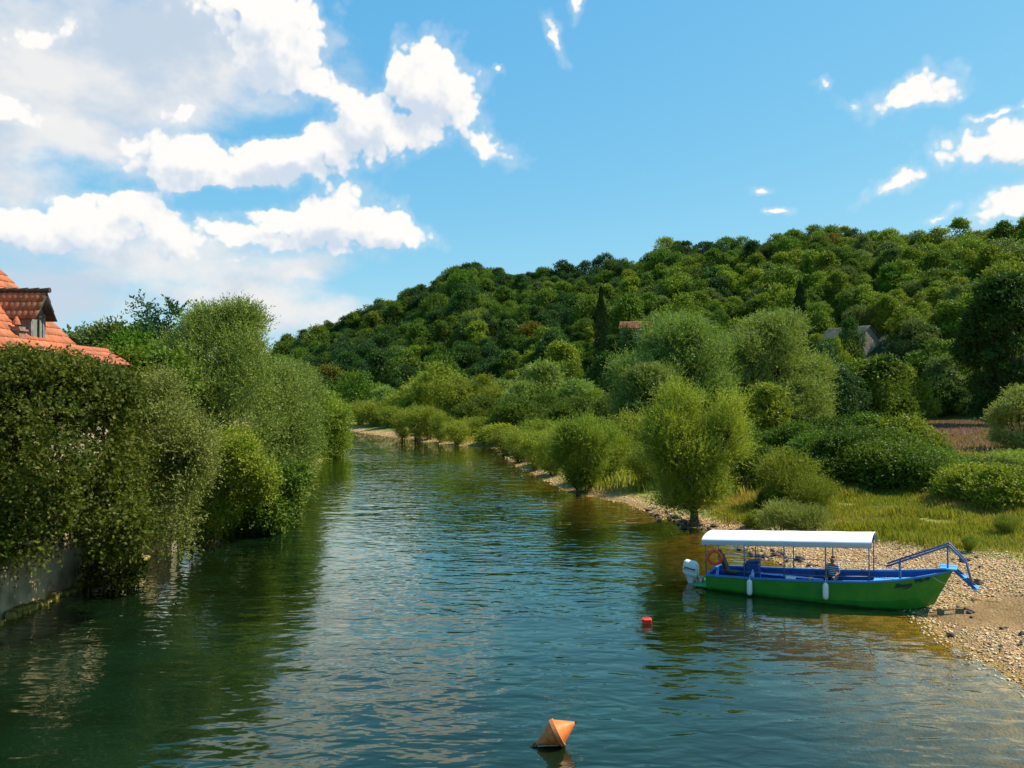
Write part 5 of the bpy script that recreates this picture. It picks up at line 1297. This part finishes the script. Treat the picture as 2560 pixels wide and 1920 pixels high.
for sx in (-1, 1): mb.tube([(sx * .088, -.03, .75), (sx * .10, -.025, .775), (sx * .092, -.03, .80)], [.008, .018, .01], 6)
mb.build('face_features', plain('skin_ruddy', (.34, .15, .10), .5, .3), body, smooth=True)
hp = [(0, .0, .80), (0, -.01, .845), (0, .045, .78)]
skin('hair', [(0, -.03, .838), (0, .0, .83), (0, .045, .79), (0, .05, .74)], [(0, 1), (1, 2), (2, 3)], [(.055, .03), (.082, .05), (.075, .045), (.06, .03)], plain('short_hair', (.10, .07, .05), .8, .2), pr)
m, T = newmat('striped_shirt')
zc = T.node('ShaderNodeSeparateXYZ', {0: T.node('ShaderNodeTexCoord').outputs['Object']}).outputs[2]
T.l.new(T.node('ShaderNodeBsdfPrincipled', {'Base Color': T.mix(T.ss(T.math('SINE', T.math('MULTIPLY', zc, 95)), -.1, .1), rgb(.02, .05, .16), rgb(.72, .74, .76)), 'Roughness': .9}).outputs[0], T.out.inputs[0]); M['shirt'] = m
skin('shirt', [(0, 0, .06), (0, .01, .26), (0, .01, .42), (0, -.003, .56), (.17, .0, .535), (.215, -.03, .36), (-.17, .0, .535), (-.215, -.03, .36)],
     [(0, 1), (1, 2), (2, 3), (3, 4), (4, 5), (3, 6), (6, 7)], [(.165, .125), (.155, .115), (.17, .12), (.145, .10), .078, .068, .078, .068], M['shirt'], pr)
skin('trousers', [(0, 0, .07), (.09, -.02, .08), (.12, -.40, .08), (.12, -.44, -.26), (-.09, -.02, .08), (-.12, -.40, .08), (-.12, -.44, -.26)],
     [(0, 1), (1, 2), (2, 3), (0, 4), (4, 5), (5, 6)], [(.16, .12), .09, .075, .06, .09, .075, .06], plain('dark_trousers', (.03, .035, .06), .9, .1), pr)
# ------------------------------------------------------------------ buoys
M['buoy'] = plain('faded_orange', (.80, .19, .035), .5, .4, var=.2, scale=5)
M['buoy_d'] = plain('buoy_rim_and_shade', (.62, .17, .045), .5, .4, var=.25, scale=9)  # darker orange: the rim, and shade painted onto the lower cone
YB = 16.6; bc = Vector((X_at(557.0, YB), YB, 0))
A = Vector((-.84, -.06, -.44)).normalized()   # towards the mooring eye
by_ = empty('mooring_buoy', (bc.x, bc.y, Z_at(731, YB)), 0, label='large faded orange double-cone buoy lying tilted on the water', cat='buoy')
def cone(L_, r0, r1, n=40):
    return L_
mb = MB(); mb.tube([A * .50, A * .46, A * .03], [.025, .04, .262], 40); mb.build('lower_cone', M['buoy_d'], by_)
mb = MB(); mb.tube([A * -.03, A * -.40, A * -.425], [.262, .03, .022], 40); mb.build('upper_cone', M['buoy'], by_)
mb = MB(); mb.tube([A * .045, A * .04, A * -.04, A * -.045], [.262, .285, .285, .262], 40); mb.build('rim', M['buoy_d'], by_)
mb = MB(); mb.tube([A * -.41, A * -.45], [.026, .02], 12); mb.build('cap', M['black'], by_)
mb = MB(); mb.tube([A * .48, A * .54, A * .57], [.035, .05, .03], 10)
for k in range(12):
    a0, a1 = k * math.pi / 6, (k + 1) * math.pi / 6; c0 = A * .60
    mb.tube([c0 + Vector((math.cos(a0) * .035, 0, math.sin(a0) * .045)), c0 + Vector((math.cos(a1) * .035, 0, math.sin(a1) * .045))], .01, 6)
mb.build('mooring_eye', plain('rusty_eye', (.16, .09, .05), .8, .3, var=.4), by_, smooth=True)
YC = 25.3; cn = empty('canister_float', (X_at(646.5, YC), YC, .07), R(8), label='small bright red plastic canister used as a float near the boat', cat='float')
mb = MB(); mb.box((0, 0, 0), (.29, .2, .20), Matrix.Rotation(R(6), 3, 'X')); mb.build('canister_body', plain('red_canister', (.85, .05, .02), .35, .5, var=.06), cn, bevel=.035)
mb = MB(); mb.tube([(-.13, 0, .05), (-.19, 0, .05)], .03, 10); mb.tube([(-.08, 0, .09), (-.06, 0, .125), (.06, 0, .125), (.08, 0, .09)], .013, 8); mb.build('handle', plain('red_cap', (.7, .04, .02), .4, .5), cn)
